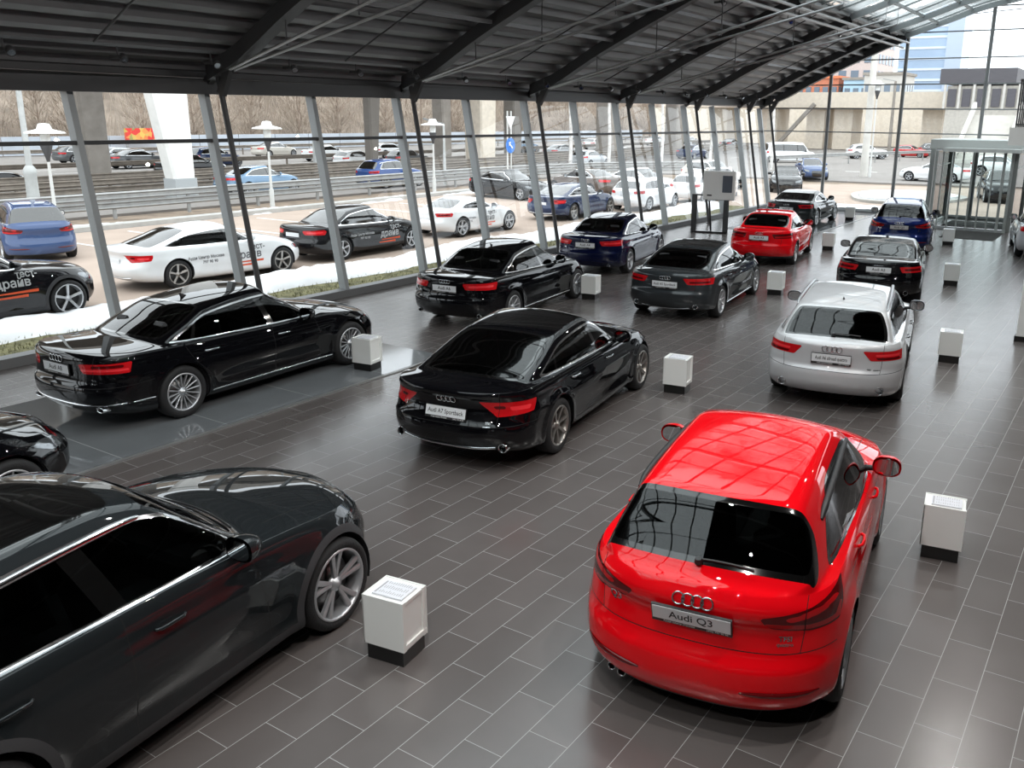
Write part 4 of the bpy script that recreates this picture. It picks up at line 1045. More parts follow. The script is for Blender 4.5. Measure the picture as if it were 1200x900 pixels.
# roof beams
for by in BEAMY + [YE - 0.25]:
    m = MB(); pts = [(a, by, roofz(a) - 0.14) for a in np.linspace(-11.2, -5.3, 16)]
    rows_ = []
    for a in np.linspace(-11.15, -5.3, 18):
        z = roofz(a); rows_.append([(a, by - 0.14, z - 0.005), (a, by - 0.14, z - 0.30), (a, by + 0.14, z - 0.30), (a, by + 0.14, z - 0.005)])
    m.grid(rows_, 0, False); structure(m, 'roof_beam', STEEL)
    m = MB(); pts = [(a, by, roofz(a) - 0.08) for a in np.linspace(-5.3, 14, 24)]
    for p, q in zip(pts[:-1], pts[1:]): m.bar(p, q, 0.12, 0.2)
    structure(m, 'roof_beam', GBAR)
    if by < 24:
        for dy in (-0.11, 0.11):
            m = MB(); m.cyl((-10.55, by + dy * 0.5, 4.74), (-2.6, by + dy * 6, 4.74 + 0.235 * 7.95), 0.032, seg=8); m.cyl((-2.6, by + dy * 6, 4.74 + 0.235 * 7.95), (-2.6, by + dy * 6, roofz(-2.6) - 0.1), 0.008, seg=6); structure(m, 'tie_rod', TUBEM)
        m = MB()
        for a in (-9.0, -7.2, -5.4): m.cyl((a, by, 4.74 + 0.235 * (a + 10.55)), (a, by, roofz(a) - 0.2), 0.014, seg=6)
        structure(m, 'tie_rod_hanger', STEEL)
for zz, xx in ((6.92, -5.42), (7.10, -5.20)):
    m = MB(); m.cyl((xx, YS, zz), (xx, YE, zz), 0.045, seg=10); structure(m, 'edge_tube', TUBEM)
for xx in (-8.45, -6.9):
    m = MB(); m.box((xx, (YS + YE) / 2, roofz(xx) - 0.16), (0.07, YE - YS, 0.08)); structure(m, 'purlin', DECKM)
for by in BEAMY:
    m = MB()
    for k in range(0, 6):
        a0 = -10.4 + k * 0.85
    m.cyl((-10.3, by + 2.6, roofz(-10.3) - 0.12), (-5.5, by + 2.6, roofz(-5.5) - 0.12), 0.018, seg=6); structure(m, 'cable_tray', STEEL)
# header over the glass front
m = MB()
m.bar((fx(4.3) + 0.08, YS, 4.29), (fx(4.3) + 0.08, YE, 4.68), 0.40, 0.26)
m.prism([(fx(4.3) - 0.35, YS), (fx(4.3) + 0.10, YS), (fx(4.3) + 0.10, YE), (fx(4.3) - 0.35, YE)], 4.60, 4.78)
structure(m, 'trim_1', STEEL)
m = MB(); m.box((fx(0) + 0.02, (YS + YE) / 2, 0.07), (0.26, YE - YS, 0.18)); structure(m, 'baseboard_left', pbr('sill_grey', (0.16, 0.165, 0.17), 0.5))
# windows of the leaning front: one bay each, with pane, mullion, transom
my = [5.02 + 2.655 * k for k in range(-5, 12)] + [36.9]
for k in range(len(my)):
    y = my[k]; w = empty('window_%d' % (k + 1)); w['kind'] = 'structure'
    m = MB(); m.bar((fx(0), y, 0.0), (fx(4.45), y, 4.45), 0.11, 0.20, up=(1, 0, 0)); m.build('mullion', MULL, w)
    m = MB(); m.bar((fx(0) - 0.02, y + 0.06, 0.0), (fx(4.45) - 0.02, y + 0.06, 4.45), 0.03, 0.16, up=(1, 0, 0)); m.build('gasket', STEEL, w)
    if k < len(my) - 1:
        y2 = my[k + 1]
        m = MB(); m.bar((fx(3.43) + 0.03, y, 3.43), (fx(3.43) + 0.03, y2, 3.43), 0.09, 0.07); m.build('transom', STEEL, w)
        m = MB(); xg = -0.05
        m.add([(fx(z) + xg, yy, z) for z, yy in ((0.1, y), (0.1, y2), (4.4, y2), (4.4, y))], [(0, 1, 2, 3)]); m.build('pane', PANE, w)
# leaning round posts inside the glass
for by in BEAMY + [36.75]:
    m = MB(); m.cyl((-10.16, by, 0), (-10.16 - 0.178 * 4.75, by, 4.75), 0.055, seg=14)
    m.cyl((-10.16, by, 0), (-10.16, by, 0.03), 0.12, seg=14)
    m.bar((-10.16 - 0.178 * 4.3, by, 4.30), (-10.55, by, 4.95), 0.10, 0.18); m.bar((fx(4.2) + 0.1, by, 4.45), (-10.8, by, 4.9), 0.12, 0.16)
    structure(m, 'steel_post', STEEL)
# far glass wall
fposts = [-8.35, -5.25, -2.05, 1.3, 4.5, 7.7, 11.0]
hz = [0.12, 2.45, 3.45, 4.45, 5.45, 6.47, 7.5, 8.4]
for k, px in enumerate(fposts):
    w = empty('window_%d' % (20 + k)); w['kind'] = 'structure'
    m = MB(); m.cyl((px, YE + 0.05, 0), (px, YE + 0.05, roofz(px) - 0.05), 0.075, seg=14); m.build('mullion', pbr('post_grey', (0.27, 0.28, 0.285), 0.4, 0.2), w)
    xl = -10.75 if k == 0 else fposts[k - 1]
    m = MB()
    for z in hz:
        if z in (2.45,): continue
        xa = max(xl, -12.3)
        if z > 4.5:
            while roofz(xa) < z + 0.1 and xa < px: xa += 0.05
        elif k == 0: xa = fx(z)
        if xa < px: m.bar((xa, YE + 0.1, z), (px, YE + 0.1, z), 0.05, 0.05)
    m.build('transom', MULL, w)
    m = MB(); xs_ = np.linspace(xl if k else fx(2.5), px, 8)
    m.grid([[(a, YE + 0.12, 0.1), (a, YE + 0.12, min(roofz(a), 9))] for a in xs_], 0, False); m.build('pane', PANE, w)
m = MB(); pts = [(a, YE + 0.05, roofz(a) + 0.0) for a in np.linspace(-11.6, 14, 30)]
for p, q in zip(pts[:-1], pts[1:]): m.bar(p, q, 0.16, 0.26)
structure(m, 'trim_2', STEEL)
m = MB(); m.box((0, YE + 0.05, 0.05), (21, 0.25, 0.1)); structure(m, 'baseboard_far', MULL)
# closed sides out of view
m = MB(); m.box((14.1, (YS + YE) / 2, 4.5), (0.2, YE - YS, 9)); structure(m, 'wall_right', DARKWALL)
m = MB(); m.box((1.2, YS - 0.1, 4.6), (26, 0.2, 9.2)); structure(m, 'wall_back', DARKWALL)
# landing the photographer stands on
m = MB(); m.box((9.0, -4.6, 2.25), (10.5, 3.2, 0.3)); structure(m, 'floor_upper', CONC)
# gallery at the right with its railing
m = MB(); m.box((5.6, 24.0, 3.66), (8.2, 13.0, 0.36)); structure(m, 'floor_gallery', pbr('gallery_white', (0.72, 0.73, 0.72), 0.6))
m = MB(); m.box((6.5, 24.0, 1.74), (0.3, 13.0, 3.48)); structure(m, 'wall_gallery', pbr('gallery_wall', (0.07, 0.07, 0.072), 0.7))
r = empty('balcony_railing', (1.6, 24, 3.84)); tag(r, 'black steel balcony railing on the white gallery edge at upper right', 'railing')
m = MB(); m.bar((0, -6.4, 0.95), (0, 6.4, 0.95), 0.05, 0.04); m.bar((0, -6.4, 0.06), (0, 6.4, 0.06), 0.04, 0.04); m.bar((0, -6.4, 0.95), (3.5, -6.4, 0.95), 0.05, 0.04); m.bar((0, -6.4, 0.06), (3.5, -6.4, 0.06), 0.05, 0.04); m.build('handrail', STEEL, r)
m = MB()
for k in range(40): m.bar((0, -6.4 + 0.33 * k, 0), (0, -6.4 + 0.33 * k, 0.95), 0.03, 0.03)
for k in range(1, 14): m.bar((0.25 * k, -6.4, 0), (0.25 * k, -6.4, 0.95), 0.03, 0.03)
m.build('baluster', STEEL, r)
# entrance lobby
r = empty('entrance_lobby', (-1.55, 33.2, 0)); tag(r, 'grey framed glass entrance lobby with a flat roof at the far wall', 'entrance')
GREYF = pbr('lobby_frame', (0.38, 0.41, 0.40), 0.45, 0.3)
m = MB(); m.box((0.05, 1.9, 3.12), (3.3, 3.7, 0.36), ch=0.02); m.box((0.35, -0.35, 2.94), (2.65, 0.9, 0.13)); m.build('lobby_roof', pbr('lobby_roof', (0.58, 0.61, 0.60), 0.5), r)
for fx_ in (-1.22, -0.98, -0.62, -0.28, 0.06, 0.40, 0.76, 1.12, 1.38):
    m = MB(); m.box((fx_, -0.45, 1.45), (0.05 if abs(fx_) < 1.1 else 0.09, 0.08, 2.9)); m.build('door_post', GREYF, r)
for fx_ in (-1.45, 1.45):
    for fy in (0.0, 3.6):
        m = MB(); m.box((fx_, fy, 1.48), (0.16, 0.16, 2.95)); m.build('corner_post', GREYF, r)
for sx in (-1.45, 1.45):
    m = MB(); m.box((sx, 1.8, 1.5), (0.012, 3.5, 2.7)); m.build('side_pane', CLEAR, r)
    m = MB(); m.box((sx, 1.8, 0.05), (0.08, 3.5, 0.1)); m.build('rail', GREYF, r); m = MB(); m.box((sx, 1.8, 2.3), (0.06, 3.5, 0.06)); m.build('rail', GREYF, r)
m = MB(); m.box((0.08, -0.45, 0.05), (2.5, 0.07, 0.09)); m.build('threshold', MULL, r)
m = MB(); m.box((0.2, -0.45, 1.5), (2.3, 0.01, 2.7)); m.build('front_pane', CLEAR, r)
m = MB(); m.box((-1.0, 31.2, 0.008), (1.75, 2.4, 0.016)); tag(m.build('door_mat', pbr('mat_fibre', (0.035, 0.034, 0.032), 0.95, bump=0.6, bscale=200)), 'dark brown door mat before the glass entrance', 'mat')
m = MB(); m.box((-1.35, 35.0, 0.008), (2.4, 2.2, 0.016)); tag(m.build('door_mat', pbr('mat_fibre', (0.035, 0.034, 0.032), 0.95)), 'dark ribbed mat inside the glass entrance lobby', 'mat')
# white information stands
def stand(x, y, label, rz=R(8.5), first=[None]):
    if first[0] is None:
        r = empty('information_stand', (x, y, 0), rz)
        m = MB(); w, d, zb_, zt_ = 0.36, 0.31, 0.13, 0.53
        # shell with a recessed right side and a recessed top
        m.box((-w / 2 + 0.005, 0, (zb_ + zt_) / 2), (0.01, d, zt_ - zb_)); m.box((0, -d / 2 + 0.006, (zb_ + zt_) / 2), (w, 0.012, zt_ - zb_)); m.box((0, d / 2 - 0.006, (zb_ + zt_) / 2), (w, 0.012, zt_ - zb_))
        m.box((0, 0, zb_ + 0.01), (w - 0.01, d - 0.02, 0.02)); m.box((0, 0, zt_ - 0.02), (w - 0.012, d - 0.02, 0.024)); m.box((w / 2 - 0.02, 0, (zb_ + zt_) / 2 - 0.01), (0.012, d - 0.03, zt_ - zb_ - 0.03))
        for (yy) in (-d / 2 + 0.02, d / 2 - 0.035): m.box((w / 2 - 0.008, yy, (zb_ + zt_) / 2), (0.014, 0.03, zt_ - zb_))
        m.box((0, 0, zb_ + 0.03), (w, d - 0.024, 0.035))
        m.build('cabinet', WHITE, r)
        m = MB(); m.box((0, 0, 0.066), (w - 0.04, d - 0.03, 0.132)); m.build('plinth', BLACKM, r)
        m = MB(); m.box((0.01, -0.01, zt_ + 0.001), (0.26, 0.20, 0.012)); 
        pp = m.build('paper_sheet', pbr('paper', (0.70, 0.71, 0.76), 0.5), r)
        m = MB(); m.box((-0.105, -0.01, zt_ + 0.008), (0.012, 0.17, 0.002))
        rnd = random.Random(3)
        for i in range(11):
            for j in range(3):
                l_ = rnd.uniform(0.02, 0.045); m.box((-0.078 + i * 0.019, -0.08 + j * 0.065 + l_ / 2, zt_ + 0.0078), (0.005, l_, 0.001))
        m.build('printed_lines', pbr('ink_pale', (0.38, 0.38, 0.40), 0.6), pp)
        first[0] = r
    else:
        r = copy_tree(first[0]); r.location = (x, y, 0); r.rotation_euler = (0, 0, rz)
    return tag(r, label, 'stand', 'white information stands beside the cars')
stand(-0.14, 0.78, 'white cube stand by the front wheel of the dark grey car at lower left')
stand(2.98, 4.80, 'white cube stand on the floor right of the near red car')
stand(-1.36, 8.06, 'white cube stand between the black fastback and the silver estate')
stand(-5.98, 6.28, 'white cube stand on the glossy platform at the black long sedan nose')
stand(-6.10, 13.32, 'white cube stand at the front wheel of the black four-door behind the fastback')
stand(-2.86, 16.3, 'white cube stand right of the grey fastback front wheel')
stand(-4.11, 24.4, 'white cube stand beside the red sedan, on open floor')
stand(1.69, 12.28, 'white cube stand on open floor right of the silver estate')
stand(0.30, 20.1, 'white cube stand right of the black coupe with the roof line')
stand(-1.22, 28.0, 'white cube stand in front of the entrance mat at far right')
stand(-6.02, 33.5, 'white cube stand on the far platform beside the dark coupe')
# information kiosk with screen at the window
r = empty('media_kiosk', (-9.0, 25.9, 0)); tag(r, 'white media kiosk with grey screen on two black legs by the window', 'kiosk')
for lx in (-0.47, 0.62):
    m = MB(); m.box((lx, 0.3 * (lx > 0) * 1.0, 0.68 if lx < 0 else 0.62), (0.17, 0.09, 1.36 if lx < 0 else 1.24)); m.build('leg', BLACKM, r)
m = MB(); m.bar((-0.55, 0.0, 0.03), (0.72, 0.3, 0.03), 0.22, 0.06); m.build('base_bar', BLACKM, r)
m = MB(); m.bar((-0.5, 0.0, 1.34), (0.15, 0.1, 1.34), 0.16, 0.045); m.build('shelf', BLACKM, r)
m = MB(); m.cyl((-0.1, 0.7, 0), (-0.18, 0.62, 1.1), 0.035, seg=10); m.build('leg', BLACKM, r)
m = MB(); m.box((0.36, 0.22, 1.68), (1.12, 0.26, 1.0), R(14), ch=0.02); m.build('screen_housing', WHITE, r)
m = MB(); m.box((0.68, 0.165, 1.74), (0.34, 0.02, 0.58), R(14)); m.build('screen', pbr('screen_grey', (0.13, 0.15, 0.18), 0.15), r)
# reception counter cut by the right edge of the picture
r = empty('reception_counter', (3.0, 15.25, 0)); tag(r, 'white counter block with dark foot at the right edge of the picture', 'counter')
m = MB(); m.box((0, 0, 0.85), (1.1, 1.5, 1.5), 0, ch=0.01); m.build('counter_body', WHITE, r)
m = MB(); m.box((0, 0, 0.05), (1.16, 1.46, 0.1), 0); m.build('plinth', BLACKM, r)
# spotlights under the roof edge
sp_spots = [(x_, y_) for y_ in np.arange(-3.5, 36, 1.76) for x_ in (-10.35,)] + [(-6.1 + 0.35 * k, y_) for y_ in (19.6, 24.8, 30.0) for k in range(3)]
proto = None
places = ['left of', 'under', 'right of']
for k, (x_, y_) in enumerate(sp_spots):
    if proto is None:
        proto = empty('ceiling_spotlight', (0, 0, 0))
        m = MB(); m.cyl((0, 0, 0.16), (0, 0, -0.01), 0.012, seg=6); m.box((-0.06, 0.0, 0.0), (0.20, 0.05, 0.05)); m.build('bracket', STEEL, proto)
        m = MB(); m.lathe([(0.0, 0.10), (0.045, 0.09), (0.06, 0.02), (0.065, -0.06), (0.055, -0.06), (0.05, 0.0), (0.0, 0.01)], (0, 0, 0), 'x', 14)
        h = m.build('lamp_head', STEEL, proto); h.location = (0.09, 0.04, -0.02); h.rotation_euler = (R(-20), R(-35), R(150))
        m = MB(); m.cyl((-0.052, 0, 0), (-0.048, 0, 0), 0.05, seg=14); m.build('lens', CHROME, h)
        o = proto
    else: o = copy_tree(proto)
    o.location = (x_, y_, roofz(x_) - 0.30 if x_ < -8 else roofz(x_) - 0.22); o.rotation_euler = (0, 0, R(-15 + (k * 37) % 40))
    tag(o, 'small black spotlight hanging along the roof edge above the window row' if x_ < -8 else 'small spotlight under the dark roof near the glass part', 'spotlight', 'spotlights along the window edge' if x_ < -8 else 'spotlights near the glazed roof')

# recessed downlights in the solid ceiling
for k, (x_, y_, z_) in enumerate(HALL_LAMPS):
    r = empty('ceiling_lamp', (x_, y_, z_)); tag(r, 'round ceiling lamp hanging under the solid roof above the right side', 'ceiling lamp', 'ceiling lamps under the solid roof')
    m = MB(); m.cyl((0, 0, 0.45), (0, 0, 0.1), 0.02, seg=6); m.lathe([(0.0, 0.12), (0.09, 0.10), (0.11, -0.08), (0.10, -0.08), (0.08, 0.06), (0.0, 0.08)], seg=16); m.build('housing', STEEL, r)
    m = MB(); m.cyl((0, 0, -0.02), (0, 0, 0.0), 0.07, seg=16); m.build('lens', pbr('lamp_lens', (0.9, 0.9, 0.88), 0.3, emit=(1, 0.97, 0.92), estr=12), r)
# dark wall and a parked car cut off at the right edge

m = MB(); m.box((1.35, 34.2, 1.6), (1.7, 0.25, 3.2)); structure(m, 'wall_entrance', pbr('entrance_wall', (0.16, 0.165, 0.17), 0.6))

# ------------------------------------------------------------------ outside
GZ = -0.12
ASPH = pbr('lot_asphalt', (0.40, 0.315, 0.26), 0.9, var=0.10, vscale=0.6, bump=0.15, bscale=30)
ROADM = pbr('road_asphalt', (0.24, 0.22, 0.205), 0.85, var=0.10, vscale=0.4)
DIRT = pbr('dirt_verge', (0.26, 0.20, 0.15), 0.95, var=0.35, vscale=1.2, bump=0.5, bscale=8)
SNOW = pbr('old_snow', (0.86, 0.87, 0.89), 0.7, var=0.06, bump=0.6, bscale=6)
GRASS = pbr('dull_grass', (0.16, 0.15, 0.07), 0.95, var=0.45, vscale=5, bump=1.0, bscale=40)
KERB = pbr('kerb_stone', (0.42, 0.41, 0.39), 0.85, var=0.1)
LINE = pbr('road_paint', (0.75, 0.73, 0.70), 0.7)
GALV = pbr('galvanised_steel', (0.34, 0.34, 0.335), 0.5, 0.5, var=0.12)
RUSTY = pbr('weathered_rail', (0.22, 0.19, 0.16), 0.7, 0.2, var=0.2)
CONCR = pbr('bridge_concrete', (0.62, 0.60, 0.56), 0.85, var=0.08, vscale=1.5)
CONCD = pbr('old_concrete', (0.30, 0.27, 0.24), 0.9, var=0.15, vscale=1.5)
BEIGE = pbr('beige_concrete', (0.70, 0.62, 0.52), 0.9, var=0.08)
m = MB(); m.box((-80, 80, GZ - 0.3), (500, 500, 0.4)); structure(m, 'ground', DIRT)
def slab(name, poly, z0, z1, mat, **k):
    m = MB(); m.prism(poly, z0, z1); return structure(m, name, mat)
slab('parking_lot', [(-12.6, -25), (20, -25), (20, 37.2), (24, 37.2), (24, 58), (-10, 60), (-20, 59), (-27, 46), (-26.6, 30), (-26.2, -25)][::1] if False else [(-12.6, -25), (-12.6, 37.3), (24, 37.3), (24, 62), (-12, 57), (-27.4, 46), (-27.2, 30), (-26.2, -25)][::-1], GZ - 0.1, GZ, ASPH)
slab('road', [(-53, -40), (-31.5, -40), (-31.5, 55), (-27, 59), (-12, 59.5), (30, 66), (60, 90), (60, 130), (-10, 130), (-40, 200), (-53, 200)], GZ - 0.1, GZ + 0.01, ROADM)
slab('road', [(-90, -40), (-54, -40), (-54, 260), (-90, 260)], GZ - 0.1, GZ + 0.01, ROADM)
slab('kerb', [(-26.9, -25), (-26.3, -25), (-27.2, 30), (-27.6, 47), (-28.1, 47), (-27.8, 30)][::-1], GZ - 0.1, GZ + 0.16, KERB)
# dashed lane lines and bay lines
m = MB()
for x_ in (-34.6, -42, -45.5, -58, -62, -66, -70):
    for k in range(-6, 40): m.box((x_, k * 5.0, GZ + 0.016), (0.15, 2.2, 0.006))
for k in range(8): m.box((-16 + 6 * k, 72 + 1.6 * k, GZ + 0.016), (2.5, 0.3, 0.006), R(12))
tag(m.build('lane_marking', LINE), 'white dashed lane lines painted on the road', 'lane markings', kind='stuff')
m = MB()
for k in range(12): m.box((-23.4, -2 + 2.75 * k, GZ + 0.006), (5.2, 0.12, 0.006))
tag(m.build('bay_marking', LINE), 'white bay lines painted on the parking lot', 'bay markings', kind='stuff')
# grass strip and ploughed snow along the glass front
def bumpy(name, x0, x1, y0, y1, h, mat, seed, nx=8, step=0.25, edge=0.25):
    rnd = np.random.RandomState(seed); ny = int((y1 - y0) / step); g_ = []
    ph = rnd.rand(6) * 6
    for i in range(ny + 1):
        y = y0 + (y1 - y0) * i / ny; row = []
        w0 = edge * (math.sin(y * 1.1 + ph[0]) * 0.5 + math.sin(y * 2.7 + ph[1]) * 0.3 + rnd.rand() * 0.3)
        w1 = edge * (math.sin(y * 0.9 + ph[2]) * 0.5 + math.sin(y * 3.1 + ph[3]) * 0.3 + rnd.rand() * 0.3)
        for j in range(nx + 1):
            u = j / nx; x = (x0 + w0) * (1 - u) + (x1 + w1) * u
            prof_ = math.sin(math.pi * u) ** 0.6
            z = GZ - 0.02 + h * prof_ * (0.7 + 0.25 * math.sin(y * 0.8 + ph[4]) + 0.35 * rnd.rand())
            if j in (0, nx): z = GZ - 0.05
            row.append((x, y, z))
        g_.append(row)
    m = MB(); m.grid(g_, 0, True, flip=True); return m.build(name, mat)
slab('grass_strip', [(-12.9, -20), (-10.85, -20), (-10.85, 37.2), (-12.9, 37.2)], GZ - 0.1, GZ + 0.04, GRASS)
# grass tufts
rnd = random.Random(5); m = MB()
for k in range(5200):
    x_ = rnd.uniform(-12.9, -11.0); y_ = rnd.uniform(1.0, 30); hgt = rnd.uniform(0.03, 0.09); a = rnd.uniform(0, 6.28); w = 0.012; dx, dy = math.cos(a), math.sin(a)
    m.add([(x_ - dx * w, y_ - dy * w, GZ + 0.03), (x_ + dx * w, y_ + dy * w, GZ + 0.03), (x_ + rnd.uniform(-.04, .04), y_ + rnd.uniform(-.04, .04), GZ + 0.04 + hgt)], [(0, 1, 2)])
tag(m.build('grass_blades', GRASS), 'thin winter grass on the strip outside the window wall', 'grass', kind='stuff')
tag(bumpy('snow_bank', -14.5, -12.5, -6, 36.5, 0.28, SNOW, 3), 'long white snow bank beside the grass strip outside the windows', 'snow', kind='stuff')
tag(bumpy('snow_ridge', -28.2, -27.2, -5, 46, 0.16, SNOW, 5, edge=0.3), 'thin dirty snow ridge along the kerb of the parking lot', 'snow', kind='stuff')
tag(bumpy('snow_patch', -10.5, -4.6, 38.6, 40.8, 0.15, SNOW, 8, nx=20), 'flat snow patch outside the far glass wall', 'snow', kind='stuff')
m = MB(); pts = [(-7.0 + 2.9 * math.cos(t) * (1 + 0.1 * math.sin(3 * t)), 47.5 + 4.2 * math.sin(t)) for t in [2 * math.pi * k / 24 for k in range(24)]]
m.prism(pts, GZ, GZ + 0.14); o = m.build('traffic_island', KERB); tag(o, 'low oval kerbed island with snow on the lot beyond the far wall', 'traffic island')
m = MB(); m.prism([(-7 + (x_ + 7) * 0.85, 47.5 + (y_ - 47.5) * 0.85) for x_, y_ in pts], GZ + 0.14, GZ + 0.22); m.build('snow_cover', SNOW, o)
# guard rails
def guard_rail(path, h, label, double=False, mat=None, rows=1, step=4.0):
    r = empty('guard_rail', (path[0][0], path[0][1], GZ)); tag(r, label, 'guard rail'); mat = mat or GALV
    P = [Vector((x - path[0][0], y - path[0][1], 0)) for x, y in path]
    for row in range(rows):
        z = h - row * 0.36; m = MB(); g_ = []
        for i, p in enumerate(P):
            d = (P[min(i + 1, len(P) - 1)] - P[max(i - 1, 0)]).normalized(); n = Vector((d.y, -d.x, 0))
            g_.append([tuple(p + n * o_ + Vector((0, 0, z + dz))) for o_, dz in ((0.02, 0.155), (0.08, 0.10), (0.02, 0.04), (0.02, -0.04), (0.08, -0.10), (0.02, -0.155), (-0.01, -0.155), (-0.01, 0.155), (0.02, 0.155))])
        m.grid(g_, 0, False); m.build('rail', mat, r)
    for i in range(len(P) - 1):
        n_ = max(1, int((P[i + 1] - P[i]).length / step))
        for k in range(n_):
            p = P[i].lerp(P[i + 1], k / n_); m = MB(); m.box((p.x - 0.05, p.y, h / 2), (0.10, 0.12, h + 0.1)); m.build('rail_post', mat, r)
    return r
guard_rail([(-30.3, -10), (-30.4, 20), (-31.0, 42), (-29.5, 52), (-25, 58)], 0.85, 'double height galvanised guard rail nearest the parking lot', rows=2, step=3.2)
guard_rail([(-38.0, -5), (-38.5, 30), (-40.5, 60), (-41, 110)], 0.8, 'weathered guard rail between the service road and the highway', mat=RUSTY, rows=2)
guard_rail([(-42.0, 10), (-43.5, 50), (-44.5, 110)], 0.8, 'brown guard rail behind the bridge pillars', mat=RUSTY, rows=2, step=5)
guard_rail([(-53.4, 10), (-54, 60), (-54, 130)], 0.8, 'dark guard rail on the middle of the highway', mat=RUSTY, step=5)
guard_rail([(-75.0, 20), (-75, 150)], 0.8, 'thin guard rail on the far side of the highway', mat=RUSTY, step=6)
guard_rail([(-24.0, 72), (-21, 86), (-17.0, 100), (-8, 118)], 0.9, 'pale guard rail curving along the far road seen through the end wall', step=4)
# bridge piers
def pier(x, y, w0, sl, sr, d, h, mat, label, base=False):
    """w0: foot width along y; sl, sr: how far each edge spreads per metre of height"""
    r = empty('bridge_pier', (x, y, GZ)); tag(r, label, 'bridge pier')
    m = MB(); g_ = []; c_ = 0.12
    for z in (0.0, 0.9, h * 0.35, h * 0.7, h):
        a, b = -w0 / 2 - sl * max(0, z - 0.9), w0 / 2 + sr * max(0, z - 0.9)
        g_.append([(px_, py_, z) for px_, py_ in ((-d / 2 + c_, a), (d / 2 - c_, a), (d / 2, a + c_), (d / 2, b - c_), (d / 2 - c_, b), (-d / 2 + c_, b), (-d / 2, b - c_), (-d / 2, a + c_), (-d / 2 + c_, a))])
    m.grid(g_, 0, False); m.build('pillar', mat, r)
    if base:
        m = MB(); m.box((0, 0, 0.5), (d + 0.04, w0 + 0.04, 1.0)); m.build('painted_base', pbr('grey_paint', (0.42, 0.44, 0.45), 0.8), r)
    return r
WPIER = pbr('white_concrete', (0.86, 0.85, 0.82), 0.85, var=0.05)
pier(-35.7, 23.25, 1.15, 0.17, 0.0, 0.9, 11, WPIER, 'pale white concrete bridge pier nearest, widening upward', True)
pier(-49.0, 26.7, 1.45, 0.03, 0.0, 0.9, 11, CONCD, 'brownish square bridge pier left of the white one')
pier(-46.5, 17.2, 1.0, 0.08, -0.06, 0.8, 11, WPIER, 'pale bridge pier at the left edge of the window view')
pier(-48.5, 19.0, 0.8, 0.08, 0.06, 0.8, 11, CONCD, 'dark brown bridge pier beside the tall lamp post at left')
pier(-46.5, 47.0, 0.8, 0.0, 0.10, 0.8, 11, pbr('dark_concrete', (0.20, 0.18, 0.16), 0.9), 'dark tapering bridge pier above the dark blue minivan')  # concrete in an even, darker tone, shared with the curved pier
pier(-42.7, 55.6, 1.9, 0.0, 0.03, 1.8, 11, BEIGE, 'broad cream bridge pier in the middle of the window wall')
pier(-44.5, 53.0, 1.0, 0.03, 0.0, 1.2, 11, CONCD, 'brown narrow pier joined to the broad cream one')
pier(-44.5, 62.5, 1.2, 0.0, 0.05, 1.2, 11, pbr('dark_concrete', (0.20, 0.18, 0.16), 0.9), 'dark curved pier right of the broad cream one')
pier(-41.5, 74.0, 1.6, 0.0, 0.05, 1.6, 11, CONCD, 'grey bridge pier behind the row of parked test cars')
pier(-43.0, 92.0, 2.0, 0.0, 0.05, 1.6, 11, CONCD, 'grey bridge pier far down the road')
# overpass deck
r = empty('overpass', (-44, 130, 0)); tag(r, 'beige concrete overpass deck crossing behind the far glass wall', 'bridge')
m = MB(); m.box((-2, -85, 11.6), (14, 150, 1.2)); m.build('upper_deck', CONCD, r)
m = MB(); m.box((4, 0, 6.75), (44, 9, 2.1)); m.build('deck', BEIGE, r)
for px_ in (-9, -1, 6, 10, 22):
    m = MB(); m.box((px_, 0, 2.9), (2.6, 5, 5.9)); m.build('pillar', BEIGE, r)
m = MB(); m.bar((1.0, -5, 0), (6.5, -5, 6.2), 0.5, 0.5); m.build('strut', CONCD, r)
r2 = empty('abutment_wall', (-30, 150, 0)); tag(r2, 'cream sloping bank wall below the overpass', 'wall')
m = MB(); m.prism([(-45, -2), (16, -4), (16, 8), (-45, 8)], 0, 5.9); m.build('bank_wall', BEIGE, r2)
# buildings beyond
def building(x, y, w, d, h, mat, label, name='office_building', rows=6, colsn=8, rz=0, glass=True, roof=None):
    r = empty(name, (x, y, GZ), rz); tag(r, label, 'building')
    m = MB(); m.box((0, 0, h / 2), (w, d, h)); m.build('wall', mat, r)
    if glass:
        gm = pbr('far_window', (0.16, 0.2, 0.25), 0.2, 0.2)
        for i in range(rows):
            m = MB(); fh = h / (rows + 0.5)
            for j in range(colsn):
                wx_ = -w / 2 + w * (j + 0.5) / colsn; m.box((wx_, -d / 2 - 0.05, fh * (i + 0.75)), (w / colsn * 0.62, 0.12, fh * 0.55))
            for j in range(max(2, int(colsn * d / w))):
                wy_ = -d / 2 + d * (j + 0.5) / max(2, int(colsn * d / w)); m.box((w / 2 + 0.05, wy_, fh * (i + 0.75)), (0.12, w / colsn * 0.62, fh * 0.55))
            m.build('window_row', gm, r)
    m = MB(); m.box((0, 0, h + 0.2), (w + 0.6, d + 0.6, 0.5)); m.build('roof', roof or CONCD, r)
    return r
TOWER = pbr('tower_glass', (0.36, 0.47, 0.62), 0.25, 0.2, var=0.12, vscale=0.05)
r = empty('glass_tower', (-66, 330, GZ)); tag(r, 'tall pale blue glass tower behind the end wall', 'tower')
m = MB(); m.box((0, 0, 27), (16, 14, 54)); m.build('tower_body', TOWER, r)
m = MB(); m.box((9.5, -1, 29), (5, 14, 58)); m.build('lift_shaft', pbr('tower_side', (0.42, 0.5, 0.62), 0.4), r)
m = MB()
for k in range(15): m.box((0, -7.1, 4 + k * 3.4), (16.2, 0.3, 0.7))
m.build('floor_band', pbr('tower_band', (0.62, 0.7, 0.8), 0.4), r)
